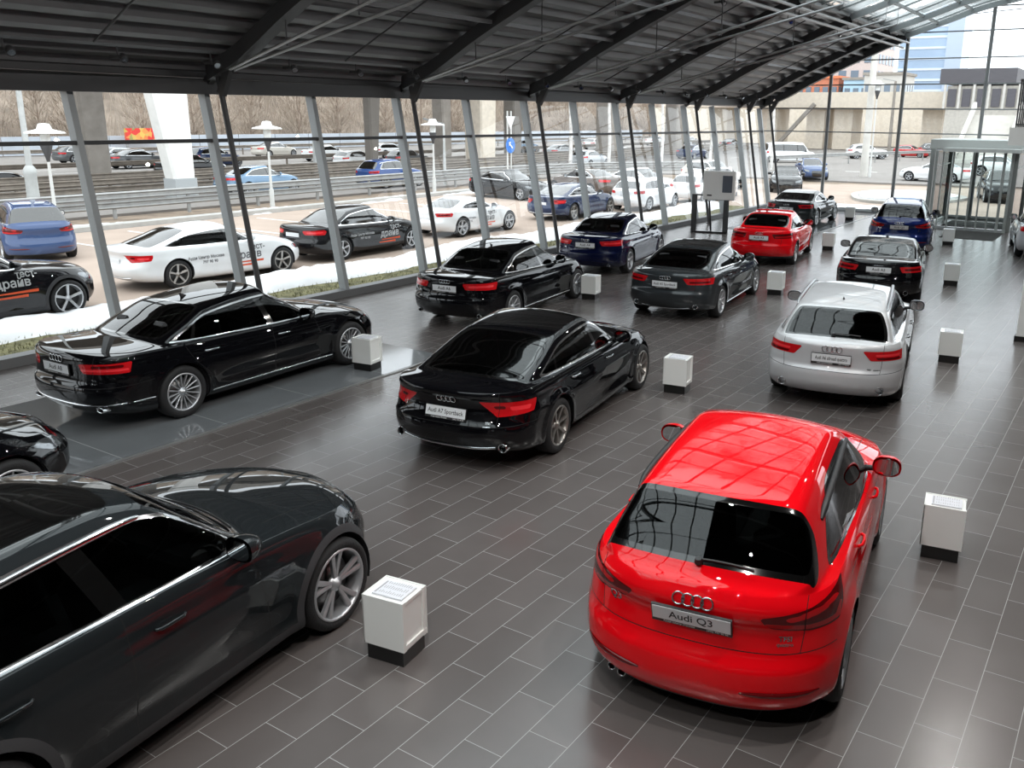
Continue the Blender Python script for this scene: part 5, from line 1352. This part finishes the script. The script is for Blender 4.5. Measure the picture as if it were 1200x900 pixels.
r = empty('pavilion_building', (-13.5, 122, GZ)); tag(r, 'two storey stone pavilion with heavy dark roof and dark windows', 'building')
m = MB(); m.box((0, 0, 4.15), (10, 10, 8.3)); m.build('wall', pbr('stone_pale', (0.55, 0.52, 0.47), 0.9, var=0.12), r)
m = MB(); m.prism([(-5.9, -5.6), (2.6, -5.6), (2.6, 5.6), (-5.9, 5.6)], 8.6, 10.3); m.build('roof', pbr('slate_dark', (0.10, 0.095, 0.105), 0.7), r)
for k in range(6):
    m = MB(); m.box((-4.4 + 1.65 * k, -5.08, 6.9), (0.95, 0.2, 2.1)); m.build('window', pbr('dusky_window', (0.10, 0.095, 0.11), 0.4), r)
for k in range(7):
    m = MB(); m.cyl((-5.2 + 1.65 * k, -5.4, 5.6), (-5.2 + 1.65 * k, -5.4, 8.5), 0.16, seg=8); m.build('column', CONCR, r)
r = empty('outdoor_staircase', (-8.5, 96, GZ)); tag(r, 'wide pale outdoor steps climbing to the stone pavilion', 'stairs')
m = MB()
for k in range(12): m.box((0 , k * 0.7, 0.2 + k * 0.4), (9, 0.7, 0.4 + k * 0.8 * 0))
m.build('steps', CONCR, r)
for sx in (-4.6, 0, 4.6):
    m = MB(); m.bar((sx, -0.4, 0.9), (sx, 8.4, 5.9), 0.3, 0.6); m.build('side_wall', CONCR, r)
building(-59, 190, 14, 12, 12.4, pbr('red_brick', (0.55, 0.2, 0.12), 0.9, var=0.1), 'low building with a bright orange red roof beyond the overpass', rows=3, roof=pbr('orange_roof', (0.72, 0.22, 0.10), 0.8))
building(-48.2, 188, 5, 10, 12.0, pbr('blue_clad', (0.42, 0.60, 0.75), 0.6), 'small light blue building next to the orange roofed one', rows=3, colsn=3)
building(-41, 180, 7, 10, 12.5, pbr('stone_grey', (0.55, 0.53, 0.5), 0.9), 'pale stone building between blue building and glass tower', rows=3, colsn=4)
building(-112, 232, 20, 20, 36, pbr('tower_dark', (0.30, 0.32, 0.38), 0.6, var=0.15), 'dark office block seen over the transom in the middle windows', rows=7, colsn=6)
building(-90, 235, 18, 16, 33, pbr('tower_mid', (0.5, 0.55, 0.62), 0.5, var=0.15), 'blue grey office block beside the dark one in the middle windows', rows=7, colsn=6)
building(-68, 250, 16, 20, 27, pbr('tower_pink', (0.6, 0.5, 0.47), 0.7, var=0.1), 'pinkish tall block right of the blue grey office block', rows=6, colsn=5)
building(-150, 232, 12, 10, 30, CONCR, 'slim white tower block above the middle of the window wall', rows=6, colsn=3)
# fences / hoarding far side
r = empty('hoarding_fence', (-84, 70, GZ)); tag(r, 'long pale grey hoarding fence at the foot of the wooded slope', 'fence')
m = MB()
for k in range(30): m.box((0, -60 + 5.1 * k, 0.95), (0.12, 5.0, 1.7))
m.build('panels', pbr('hoarding_grey', (0.50, 0.54, 0.60), 0.7, var=0.15, vscale=0.2), r)
r = empty('billboard_banner', (-82.5, 51.0, GZ)); tag(r, 'red and yellow patterned banner stall beyond the highway', 'banner')
m = MB(); m.box((0, 0, 1.9), (0.3, 3.8, 1.3)); 
def blotch():
    mm, nt, out = nodes_of('floral_print'); tc = nt.nodes.new('ShaderNodeTexCoord'); vo = nt.nodes.new('ShaderNodeTexVoronoi'); vo.inputs['Scale'].default_value = 2.2
    rp = nt.nodes.new('ShaderNodeValToRGB'); e = rp.color_ramp.elements; e[0].color = (0.75, 0.05, 0.04, 1); e[1].color = (0.9, 0.55, 0.12, 1); e[0].position = 0.4; e[1].position = 0.6
    rp.color_ramp.elements.new(0.9).color = (0.25, 0.3, 0.1, 1)
    b = nt.nodes.new('ShaderNodeBsdfPrincipled'); nt.links.new(tc.outputs['Object'], vo.inputs['Vector']); nt.links.new(vo.outputs['Color'], rp.inputs[0]); nt.links.new(rp.outputs[0], b.inputs['Base Color']); nt.links.new(b.outputs[0], out.inputs[0]); return mm
m.build('banner_print', blotch(), r)
for yy in (-1.8, 1.8):
    m = MB(); m.cyl((0, yy, 0), (0, yy, 1.4), 0.12, seg=8); m.build('post', GALV, r)
# wooded slope
m = MB(); g_ = []
for i in range(24):
    y = -60 + 14 * i; g_.append([(x_, y, z + 1.5 * math.sin(y * 0.05 + x_ * 0.07)) for x_, z in ((-86, -1.6), (-92, 2.5), (-105, 9), (-130, 20), (-170, 30))])
m.grid(g_, 0, True); structure(m, 'hillside', pbr('leaf_litter', (0.30, 0.245, 0.20), 0.95, var=0.35, vscale=0.5))
BARK = pbr('bare_bark', (0.33, 0.26, 0.21), 0.95, var=0.2); TWIG = pbr('bare_twigs', (0.48, 0.40, 0.33), 0.95, var=0.25, vscale=0.4)  # twigs lightened: the distance haze is put into their colour
def bare_tree(seed, h):
    rnd = random.Random(seed); r = empty('bare_tree')
    m = MB(); m.tube([(0, 0, -0.5), (0.1, 0, h * 0.3), (rnd.uniform(-.3, .3), rnd.uniform(-.3, .3), h * 0.62), (rnd.uniform(-.5, .5), rnd.uniform(-.5, .5), h)], [h * 0.02, h * 0.016, h * 0.01, h * 0.002], 5)
    for k in range(9):
        z = h * rnd.uniform(0.25, 0.8); a = rnd.uniform(0, 6.28); l_ = (h - z) * rnd.uniform(0.4, 0.7)
        m.tube([(0, 0, z), (math.cos(a) * l_ * 0.5, math.sin(a) * l_ * 0.5, z + l_ * 0.5), (math.cos(a) * l_ * 0.7, math.sin(a) * l_ * 0.7, z + l_)], [h * 0.007, h * 0.004, 0.01], 4)
    m.build('trunk', BARK, r)
    m = MB()
    for k in range(700):
        z = h * rnd.uniform(0.22, 1.0); a = rnd.uniform(0, 6.28); rad = h * 0.28 * math.sin(math.pi * min(1, max(0.05, (z / h - 0.1) / 0.95))) * rnd.random() ** 0.5
        p = Vector((math.cos(a) * rad, math.sin(a) * rad, z)); d = Vector((math.cos(a) * rnd.uniform(.1, 1), math.sin(a) * rnd.uniform(.1, 1), rnd.uniform(.3, 1.2))).normalized() * rnd.uniform(0.6, 1.6)
        s_ = Vector((-math.sin(a), math.cos(a), 0)) * rnd.uniform(0.03, 0.07)
        m.add([p - s_, p + s_, p + d], [(0, 1, 2)]); d2 = Vector((d.y, -d.x, d.z * .6)) * 0.6
        m.add([p + d * .4 - s_ * .6, p + d * .4 + s_ * .6, p + d * .4 + d2], [(0, 1, 2)])
    m.build('twigs', TWIG, r); return r
rnd = random.Random(21); m = MB()
for k in range(16000):
    x_ = rnd.uniform(-122, -86); y_ = rnd.uniform(0, 200); z_ = float(np.interp(-x_, [86, 92, 105, 130], [-1.6, 2.5, 9, 20])); l_ = rnd.uniform(1.0, 3.6)
    dx, dy = rnd.uniform(-.5, .5), rnd.uniform(-.9, .9); w_ = rnd.uniform(0.03, 0.09)
    m.add([(x_, y_ - w_, z_), (x_, y_ + w_, z_), (x_ + dx, y_ + dy, z_ + l_)], [(0, 1, 2)])
tag(m.build('brushwood', TWIG), 'brown leafless brushwood covering the slope beyond the highway', 'brushwood', kind='stuff')
tp = [bare_tree(s_, 9 + s_) for s_ in range(4)]; used_t = set(); rnd = random.Random(11); nt_ = 0
for x_, y0_, y1_, st in ((-88, 10, 175, 4.2), (-96, 15, 185, 4.5), (-108, 20, 190, 5.5)):
    y = y0_
    while y < y1_:
        k = rnd.randrange(4); o = tp[k] if k not in used_t else copy_tree(tp[k]); used_t.add(k)
        o.location = (x_ + rnd.uniform(-2.5, 2.5), y + rnd.uniform(-1.5, 1.5), {-88: -0.8, -96: 4.0, -108: 10}[x_]); o.rotation_euler = (0, 0, rnd.uniform(0, 6.28)); s_ = rnd.uniform(0.8, 1.15); o.scale = (s_, s_, s_)
        tag(o, 'leafless brown tree on the slope beyond the highway', 'tree', 'bare trees on the slope'); y += st; nt_ += 1
for k in range(4):
    if k not in used_t: bpy.data.objects.remove(tp[k])
# street furniture
def lantern(x, y, h, label, big=False):
    r = empty('street_lamp', (x, y, GZ)); tag(r, label, 'street lamp')
    m = MB(); m.cyl((0, 0, 0), (0, 0, h), 0.07, 0.05, 10); m.cyl((0, 0, 0), (0, 0, 0.8), 0.11, 0.10, 10); m.build('pole', pbr('lamp_pole', (0.62, 0.62, 0.60), 0.6), r)
    m = MB(); m.lathe([(0.05, h), (0.08, h + 0.15), (0.2, h + 0.55), (0.18, h + 0.6)], seg=12); m.build('lantern_cage', STEEL, r)
    m = MB(); m.lathe([(0.15, h + 0.55), (0.17, h + 0.95), (0.0, h + 1.0)], seg=12); m.build('globe', pbr('opal_glass', (0.8, 0.83, 0.83), 0.2), r)
    m = MB(); m.lathe([(0.66, h + 0.98), (0.62, h + 1.03), (0.25, h + 1.12), (0.18, h + 1.3), (0.0, h + 1.32)], seg=18); m.lathe([(0.66, h + 0.98), (0.0, h + 1.0)], seg=18); m.build('disc_shade', WHITE, r)
    return r
lantern(-28.6, 13.4, 2.35, 'disc topped street lamp by the blue dirty car at left')
lantern(-29.1, 23.3, 2.45, 'disc topped street lamp behind the black test car')
lantern(-29.0, 34.2, 2.6, 'disc topped street lamp right of the blue minivan')
lantern(-13.5, 65.0, 5.6, 'pale street lamp post outside the end wall')
def mast(x, y, h, r_, label, mat=None, base=False):
    r = empty('street_mast', (x, y, GZ)); tag(r, label, 'lamp post'); m = MB(); m.cyl((0, 0, 0), (0, 0, h), r_, r_ * 0.6, 12); m.build('pole', mat or pbr('mast_grey', (0.52, 0.53, 0.52), 0.7, var=0.1), r)
    if base: m = MB(); m.lathe([(r_ * 2.0, 0), (r_ * 1.8, 1.5), (r_ * 2.1, 1.6), (r_ * 1.9, 1.75), (r_ * 1.1, 1.9)], seg=14); m.build('base_sleeve', pbr('mast_grey', (0.52, 0.53, 0.52), 0.7, var=0.1), r)
    m = MB(); m.bar((0, 0, h), (-1.6, 0, h + 0.3), 0.1, 0.1); m.build('arm', GALV, r); return r
mast(-35.0, 15.9, 11, 0.13, 'tall grey mast with thick base sleeve at far left', base=True)
mast(-30.5, 11.0, 9, 0.06, 'thin grey mast at the left edge of the windows')
mast(-32.0, 38.6, 3.6, 0.10, 'short grey post left of the cream bridge pier'); mast(-46, 41, 9, 0.2, 'pale mast beside the dark bridge pier')
mast(-14.2, 66.0, 14, 0.3, 'tall pale concrete mast outside the end wall', CONCR)
mast(-25, 118, 9, 0.25, 'distant grey mast with round lamp near the pavilion', CONCD)
for k, (x_, y_) in enumerate(((-30.6, 50.5), (-30.2, 55.2), (-28.5, 60.5), (-26.8, 66.0), (-23.0, 70.0))):
    r = empty('birch_trunk', (x_, y_, GZ)); tag(r, 'white birch trunk behind the parked cars, %s' % ['leftmost of the row', 'second of the row', 'third of the row', 'fourth of the row', 'rightmost of the row'][k], 'tree trunk', 'birch trunks')
    m = MB(); m.tube([(0, 0, 0), (0.05, 0, 2.5), (-0.06, 0, 5), (0, 0.1, 9)], [0.14, 0.12, 0.10, 0.05], 8); m.build('trunk', pbr('birch_bark', (0.68, 0.66, 0.64), 0.8, var=0.25, vscale=4), r)
r = empty('road_sign', (-28.6, 40.6, GZ)); tag(r, 'round blue road sign under a triangle sign on white poles', 'road sign')
for dx in (-0.18, 0.18):
    m = MB(); m.cyl((0, dx, 0), (0, dx, 4.4), 0.05, seg=8); m.build('pole', pbr('lamp_pole', (0.62, 0.62, 0.60), 0.6), r)
m = MB(); m.cyl((0.07, 0, 2.4), (0.10, 0, 2.4), 0.45, seg=28); o = m.build('blue_disc', pbr('sign_blue', (0.03, 0.18, 0.6), 0.4), r); o.scale = (1, 1, 1)
m = MB(); m.bar((0.115, 0.18, 2.25), (0.115, -0.18, 2.55), 0.02, 0.09); m.bar((0.115, -0.18, 2.55), (0.115, -0.02, 2.58), 0.02, 0.08); m.bar((0.115, -0.18, 2.55), (0.115, -0.17, 2.38), 0.02, 0.08); m.build('white_arrow', INKW, o)
m = MB(); m.add([(0.08, -0.45, 4.1), (0.08, 0.45, 4.1), (0.08, 0, 3.35), (0.11, -0.45, 4.1), (0.11, 0.45, 4.1), (0.11, 0, 3.35)], [(2, 1, 0), (3, 4, 5), (0, 1, 4, 3), (1, 2, 5, 4), (2, 0, 3, 5)]); m.build('triangle_plate', INKW, r)
for k in range(3):
    r = empty('overhead_wire', (0, 70 + k * 3, 0)); tag(r, 'thin dark overhead wire crossing the sky beyond the end wall, %s' % ['lowest', 'middle', 'highest'][k], 'wire', 'overhead wires')
    m = MB(); m.tube([(-45, 0, 11.5 + k * 1.1), (-20, 0, 10.9 + k * 1.2), (10, 0, 12.6 + k * 1.2)], 0.035, 5); m.build('cable', STEEL, r)

# ------------------------------------------------------------------ cars in the hall
def place(o, x, y, hdg, z=0.0):
    """hdg: degrees clockwise from +y"""
    o.location = (x, y, z); o.rotation_euler = (0, 0, -R(hdg)); return o
BLACK = paint('paint_black', (0.003, 0.003, 0.004), 0.0, 0.3)
RED = paint('paint_red', (0.78, 0.003, 0.008), 0.0, 0.35)
SILVER = paint('paint_silver_white', (0.62, 0.63, 0.65), 0.25, 0.35)
GREYP = paint('paint_dark_grey', (0.016, 0.019, 0.021), 0.3, 0.4)
GREYM = paint('paint_mid_grey', (0.035, 0.04, 0.044), 0.4, 0.35)
NAVY = paint('paint_navy', (0.004, 0.007, 0.035), 0.2, 0.3)
BLUEP = paint('paint_deep_blue', (0.006, 0.015, 0.09), 0.2, 0.3)
def hero(kindfn, pm, x, y, hdg, name, label, z=0.0, **ov):
    c = kindfn(); c.update(ov); o = make_car(name, c, pm, hero=True); place(o, x, y, hdg, z); tag(o, label, 'car'); return o, c
hero(kind_q3, RED, 2.08, 1.15, -8.8, 'compact_suv', 'bright red compact SUV with black roof rails, nearest at lower right')
hero(kind_a7, BLACK, -2.18, 3.71, -8.5, 'fastback_car', 'black fastback with silver wheels in the middle of the floor')
hero(kind_a8, BLACK, -7.11, 2.01, -2.6, 'long_sedan', 'long black sedan with many-spoke wheels on the glossy platform', 0.012)
hero(kind_a6, BLACK, -6.76, 9.06, -7.1, 'sedan_car', 'black sedan with clear rear window behind the long sedan platform')
hero(kind_a4, NAVY, -7.75, 15.69, -10.5, 'sedan_car', 'dark navy blue sedan near the windows, left of the grey fastback')
hero(kind_a5, GREYM, -3.68, 12.13, -7.0, 'fastback_car', 'dark grey fastback with bright sill strip and black roof')
hero(kind_wagon, SILVER, 0.81, 8.32, -10.2, 'estate_car', 'silver white estate car with aluminium roof rails')
hero(kind_a3, RED, -4.70, 19.84, -9.0, 'sedan_car', 'red sedan on open floor right of the media kiosk')
hero(kind_coupe, GREYP, -7.3, 29.37, -2.0, 'coupe_car', 'dark grey coupe on the far glossy platform by the end wall')
hero(kind_coupe, BLACK, -0.6, 16.41, -10.8, 'coupe_car', 'black coupe with light reflections in its rear window, ahead of the silver estate', L=4.65, W=1.86, H=1.37, plate=(0.78, 'Audi A5'))
hero(kind_q3, BLUEP, -2.06, 24.56, -9.7, 'hatchback_car', 'deep blue hatchback seen from behind, nearest the entrance lobby', rails=None)
hero(kind_suv, GREYP, -1.18, -3.04, -7.5, 'large_suv', 'dark grey SUV with chrome roof rails filling the lower left corner')
hero(kind_a6, BLACK, -5.58, -3.72, -1.0, 'sedan_car', 'black car of which only the bonnet and right headlight show at the left edge', plate=None, rings=None, badges=[])

# ------------------------------------------------------------------ cars outside
def repaint(root, mat, rim=None):
    for o in [root] + list(root.children_recursive):
        if o.type != 'MESH' or not o.material_slots: continue
        if o.name.split('.')[0] in ('body', 'door_mirror', 'door_handle'):
            o.material_slots[0].link = 'OBJECT'; o.material_slots[0].material = mat
TINT = glassmat('outside_tinted', (0.16, 0.18, 0.18), 2.1, 0.05)
def low(kindfn, **ov):
    c = kindfn(); c.update(lod=0.5, plate=None, badges=[], rings=None, exhaust=[], antenna=None, wiper=None, silltrim=None, lines=False, rgmat=TINT, sgmat=TINT, wsmat=TINT, seats=False); c.update(ov)
    o = make_car('parked_car', c, paint('base_paint', (0.5, 0.5, 0.5)), hero=False); return o, c
PROTO = {'sedan': low(kind_a6, rim=(5, False)), 'long': low(kind_a4), 'fast': low(kind_a7, pano=None, rim=(5, False)), 'coupe': low(kind_coupe), 'suv': low(kind_suv, pano=None, rim=(5, False)), 'csuv': low(kind_q3),
         'wagon': low(kind_wagon, rim=(5, False)), 'hatch': low(kind_hatch), 'van': low(kind_van)}
pv = {k: False for k in PROTO}
P_ = dict(white=(0.80, 0.81, 0.82), black=(0.008, 0.008, 0.010), grey=(0.10, 0.105, 0.11), silver=(0.42, 0.44, 0.46), blue=(0.03, 0.07, 0.22), lblue=(0.16, 0.26, 0.38), dblue=(0.02, 0.035, 0.09),
          beige=(0.55, 0.52, 0.47), red=(0.45, 0.03, 0.03), brown=(0.13, 0.105, 0.09), dirt=(0.16, 0.20, 0.30), sky=(0.05, 0.085, 0.19), cream=(0.70, 0.68, 0.62))
def car(kind, col, x, y, hdg, label, name='parked_car', grp=None):
    base, c = PROTO[kind]
    o = copy_tree(base); pv[kind] = True
    o.name = name; repaint(o, paint('outdoor_' + col, P_[col], 0.1, 0.35)); place(o, x, y, hdg, GZ); tag(o, label, 'car'); 
    if grp: o['group'] = grp
    return o, c
def plate_on(o, c, z=0.78):
    m = MB(); y = c['_yrear'](0, z); m.box((0, y - 0.012, z), (0.52, 0.012, 0.11)); m.build('number_plate', PLATEW, o)
def testdrive(o, c, y0, z0, col=INKSILVER, small=True, k=1.0):
    m = [('тест-', y0 + 0.28, z0 + 0.13 * k, 0.20 * k, col), ('драйв', y0, z0 - 0.05 * k, 0.27 * k, col)]
    side_text(o, c, m)
    b = MB(); xs = c['_xside']
    for (a0, a1, zz) in ((y0 - 0.35, y0 + 0.45, z0 - 0.22), (y0 - 0.45, y0 + 0.25, z0 - 0.30)):
        ys = np.linspace(a0, a1, 8)
        b.grid([[(xs(yy, zz + d * (0.02 + 0.02 * k / 7)) + 0.006, yy, zz + d * (0.012 + 0.016 * k / 7)) for d in (-1, 1)] for k, yy in enumerate(ys)], 0, False)
    b.build('orange_stripe', ORANGE, o)
    if small: side_text(o, c, [('Ауди Центр Москва', y0 - 1.15, z0 + 0.02, 0.10, col), ('797 90 90', y0 - 1.05, z0 - 0.10, 0.10, col)])
# the row of test cars along the snow bank
o, c = car('suv', 'black', -14.95, 2.10, -1, 'black SUV lettered test drive outside at the left edge, by the snow'); o.scale = (1.02, 1.02, 1.02); testdrive(o, c, 2.72, 0.86, INKSILVER, False, 0.85)
o, c = car('fast', 'white', -16.0, 8.0, 4, 'white test drive fastback outside, behind the long black sedan'); testdrive(o, c, 3.0, 0.66, INKGREY); plate_on(o, c, 0.7)
o, c = car('sedan', 'black', -16.0, 13.3, -1, 'black test drive sedan outside with silver lettering, beyond the second post'); testdrive(o, c, 3.0, 0.66); plate_on(o, c)
o, c = car('coupe', 'white', -16.6, 19.5, 1, 'white test drive coupe outside in the middle of the windows'); testdrive(o, c, 2.3, 0.62, INKGREY); plate_on(o, c, 0.7)
o, c = car('fast', 'dblue', -16.4, 26.2, 0, 'dark blue fastback outside behind the navy sedan'); plate_on(o, c, 0.7); 
o, c = car('hatch', 'white', -15.6, 31.6, 0, 'white hatchback outside left of the media kiosk'); plate_on(o, c)
car('csuv', 'sky', -21.3, 9.2, -72, 'dirty blue SUV seen from behind, outside at the left edge')
car('sedan', 'black', -26.2, 34.4, 97, 'black sedan parked side on beside the blue road sign')
car('sedan', 'brown', -19.6, 38.0, -75, 'dark brown grey sedan with red tail light beside the black sedan')
car('sedan', 'white', -22.0, 41.0, 100, 'white sedan parked behind the dark blue fastback')
car('suv', 'cream', -20.8, 49.0, 110, 'cream white SUV behind the white hatchback')
car('hatch', 'white', -15.4, 37.0, 2, 'white car behind the screen of the media kiosk')
car('csuv', 'white', -16.0, 43.5, 160, 'small white SUV facing in, behind the second white hatchback')
car('sedan', 'black', -15.0, 51.0, 160, 'black car facing the hall outside behind the dark coupe')
car('hatch', 'sky', -17.6, 62.5, 150, 'bright blue small car outside beyond the corner of the hall')
car('sedan', 'white', -6.2, 63.5, -85, 'white sedan passing left of the entrance lobby')
car('suv', 'black', -3.2, 51.8, 165, 'black SUV facing the hall, seen through the entrance lobby')
car('suv', 'white', -8.2, 74.5, 88, 'white SUV crossing behind the entrance lobby')
car('van', 'white', -28.5, 82.5, 55, 'white van on the road beyond the dark coupe')
car('suv', 'white', -24.8, 98.0, 60, 'white SUV following the white van')
car('hatch', 'red', -22.0, 108.0, 100, 'dull red hatchback on the far road')
car('suv', 'grey', -20.4, 113.0, 80, 'dark grey SUV on the far road right of the red one')
# traffic on the highway
TR = [('sedan', 'black', -47.5, 19.0, 0, 'black sedan with bright roof on the highway at far left'), ('hatch', 'white', -58, 22.5, 0, 'white car on the highway at the left edge'), ('suv', 'silver', -68, 26, 0, 'white silver SUV far over the highway beside the tall mast'),
      ('wagon', 'grey', -70, 37.5, 0, 'grey estate car under the red banner on the highway'), ('hatch', 'silver', -64.5, 41, 180, 'silver hatchback behind the nearest white bridge pier'), ('sedan', 'grey', -60.5, 36.3, 0, 'dark grey car left of the nearest white bridge pier'),
      ('sedan', 'black', -49.5, 33.2, 0, 'black car just right of the nearest white bridge pier'), ('suv', 'dblue', -57, 40.5, 0, 'slate blue people carrier on the highway left of the lamp'), ('sedan', 'lblue', -35.7, 27.6, 0, 'light blue sedan on the near road behind the first round post'),
      ('sedan', 'beige', -69, 56, 0, 'beige sedan on the far lane above the light blue one'), ('sedan', 'white', -59.5, 54, 0, 'white sedan on the highway left of the white SUV'), ('hatch', 'white', -48.5, 47.5, 0, 'small white car in front of the grey hatchback'),
      ('hatch', 'grey', -46.8, 51.5, 0, 'dark grey hatchback behind the third window mullion'), ('wagon', 'white', -60, 62.5, 0, 'white estate car on the highway left of the dark pier'), ('suv', 'blue', -33.6, 35.5, 0, 'dark blue minivan on the near road'),
      ('suv', 'lblue', -58, 83, 0, 'blue pickup like SUV on the highway in the middle'), ('sedan', 'silver', -47, 74, 0, 'silver sedan below the blue SUV on the highway'), ('sedan', 'white', -47.8, 86, 0, 'white sedan right of the cream pier, lower lane'),
      ('wagon', 'white', -59, 101, 0, 'white estate car right of the cream pier, upper lane'), ('sedan', 'silver', -46, 101, 0, 'silver car on the highway seen above the brown grey sedan'), ('hatch', 'silver', -36.6, 63, 0, 'silver hatchback with lit red tail lamp on the near road'),
      ('sedan', 'grey', -47, 118, 0, 'grey car far along the highway'), ('sedan', 'dblue', -37, 84, 0, 'blue car far along the near road'), ('sedan', 'white', -62, 124, 0, 'white car far along the highway'), ('hatch', 'silver', -58, 128, 0, 'silver hatchback farthest along the highway')]
for k, col, x, y, h, lab in TR: car(k, col, x, y - 2.2, h, lab, 'passing_car', 'cars on the highway')
o, c = low(kind_hatch, rgmat=GLASSD); o.name = 'parked_car'; repaint(o, SILVER); place(o, 1.95, 26.0, -10, 0.0); tag(o, 'silver car cut off by the right edge near the entrance', 'car')
for k in PROTO:          # the patterns themselves go, their copies stay
    for ch in list(PROTO[k][0].children_recursive) + [PROTO[k][0]]: bpy.data.objects.remove(ch)
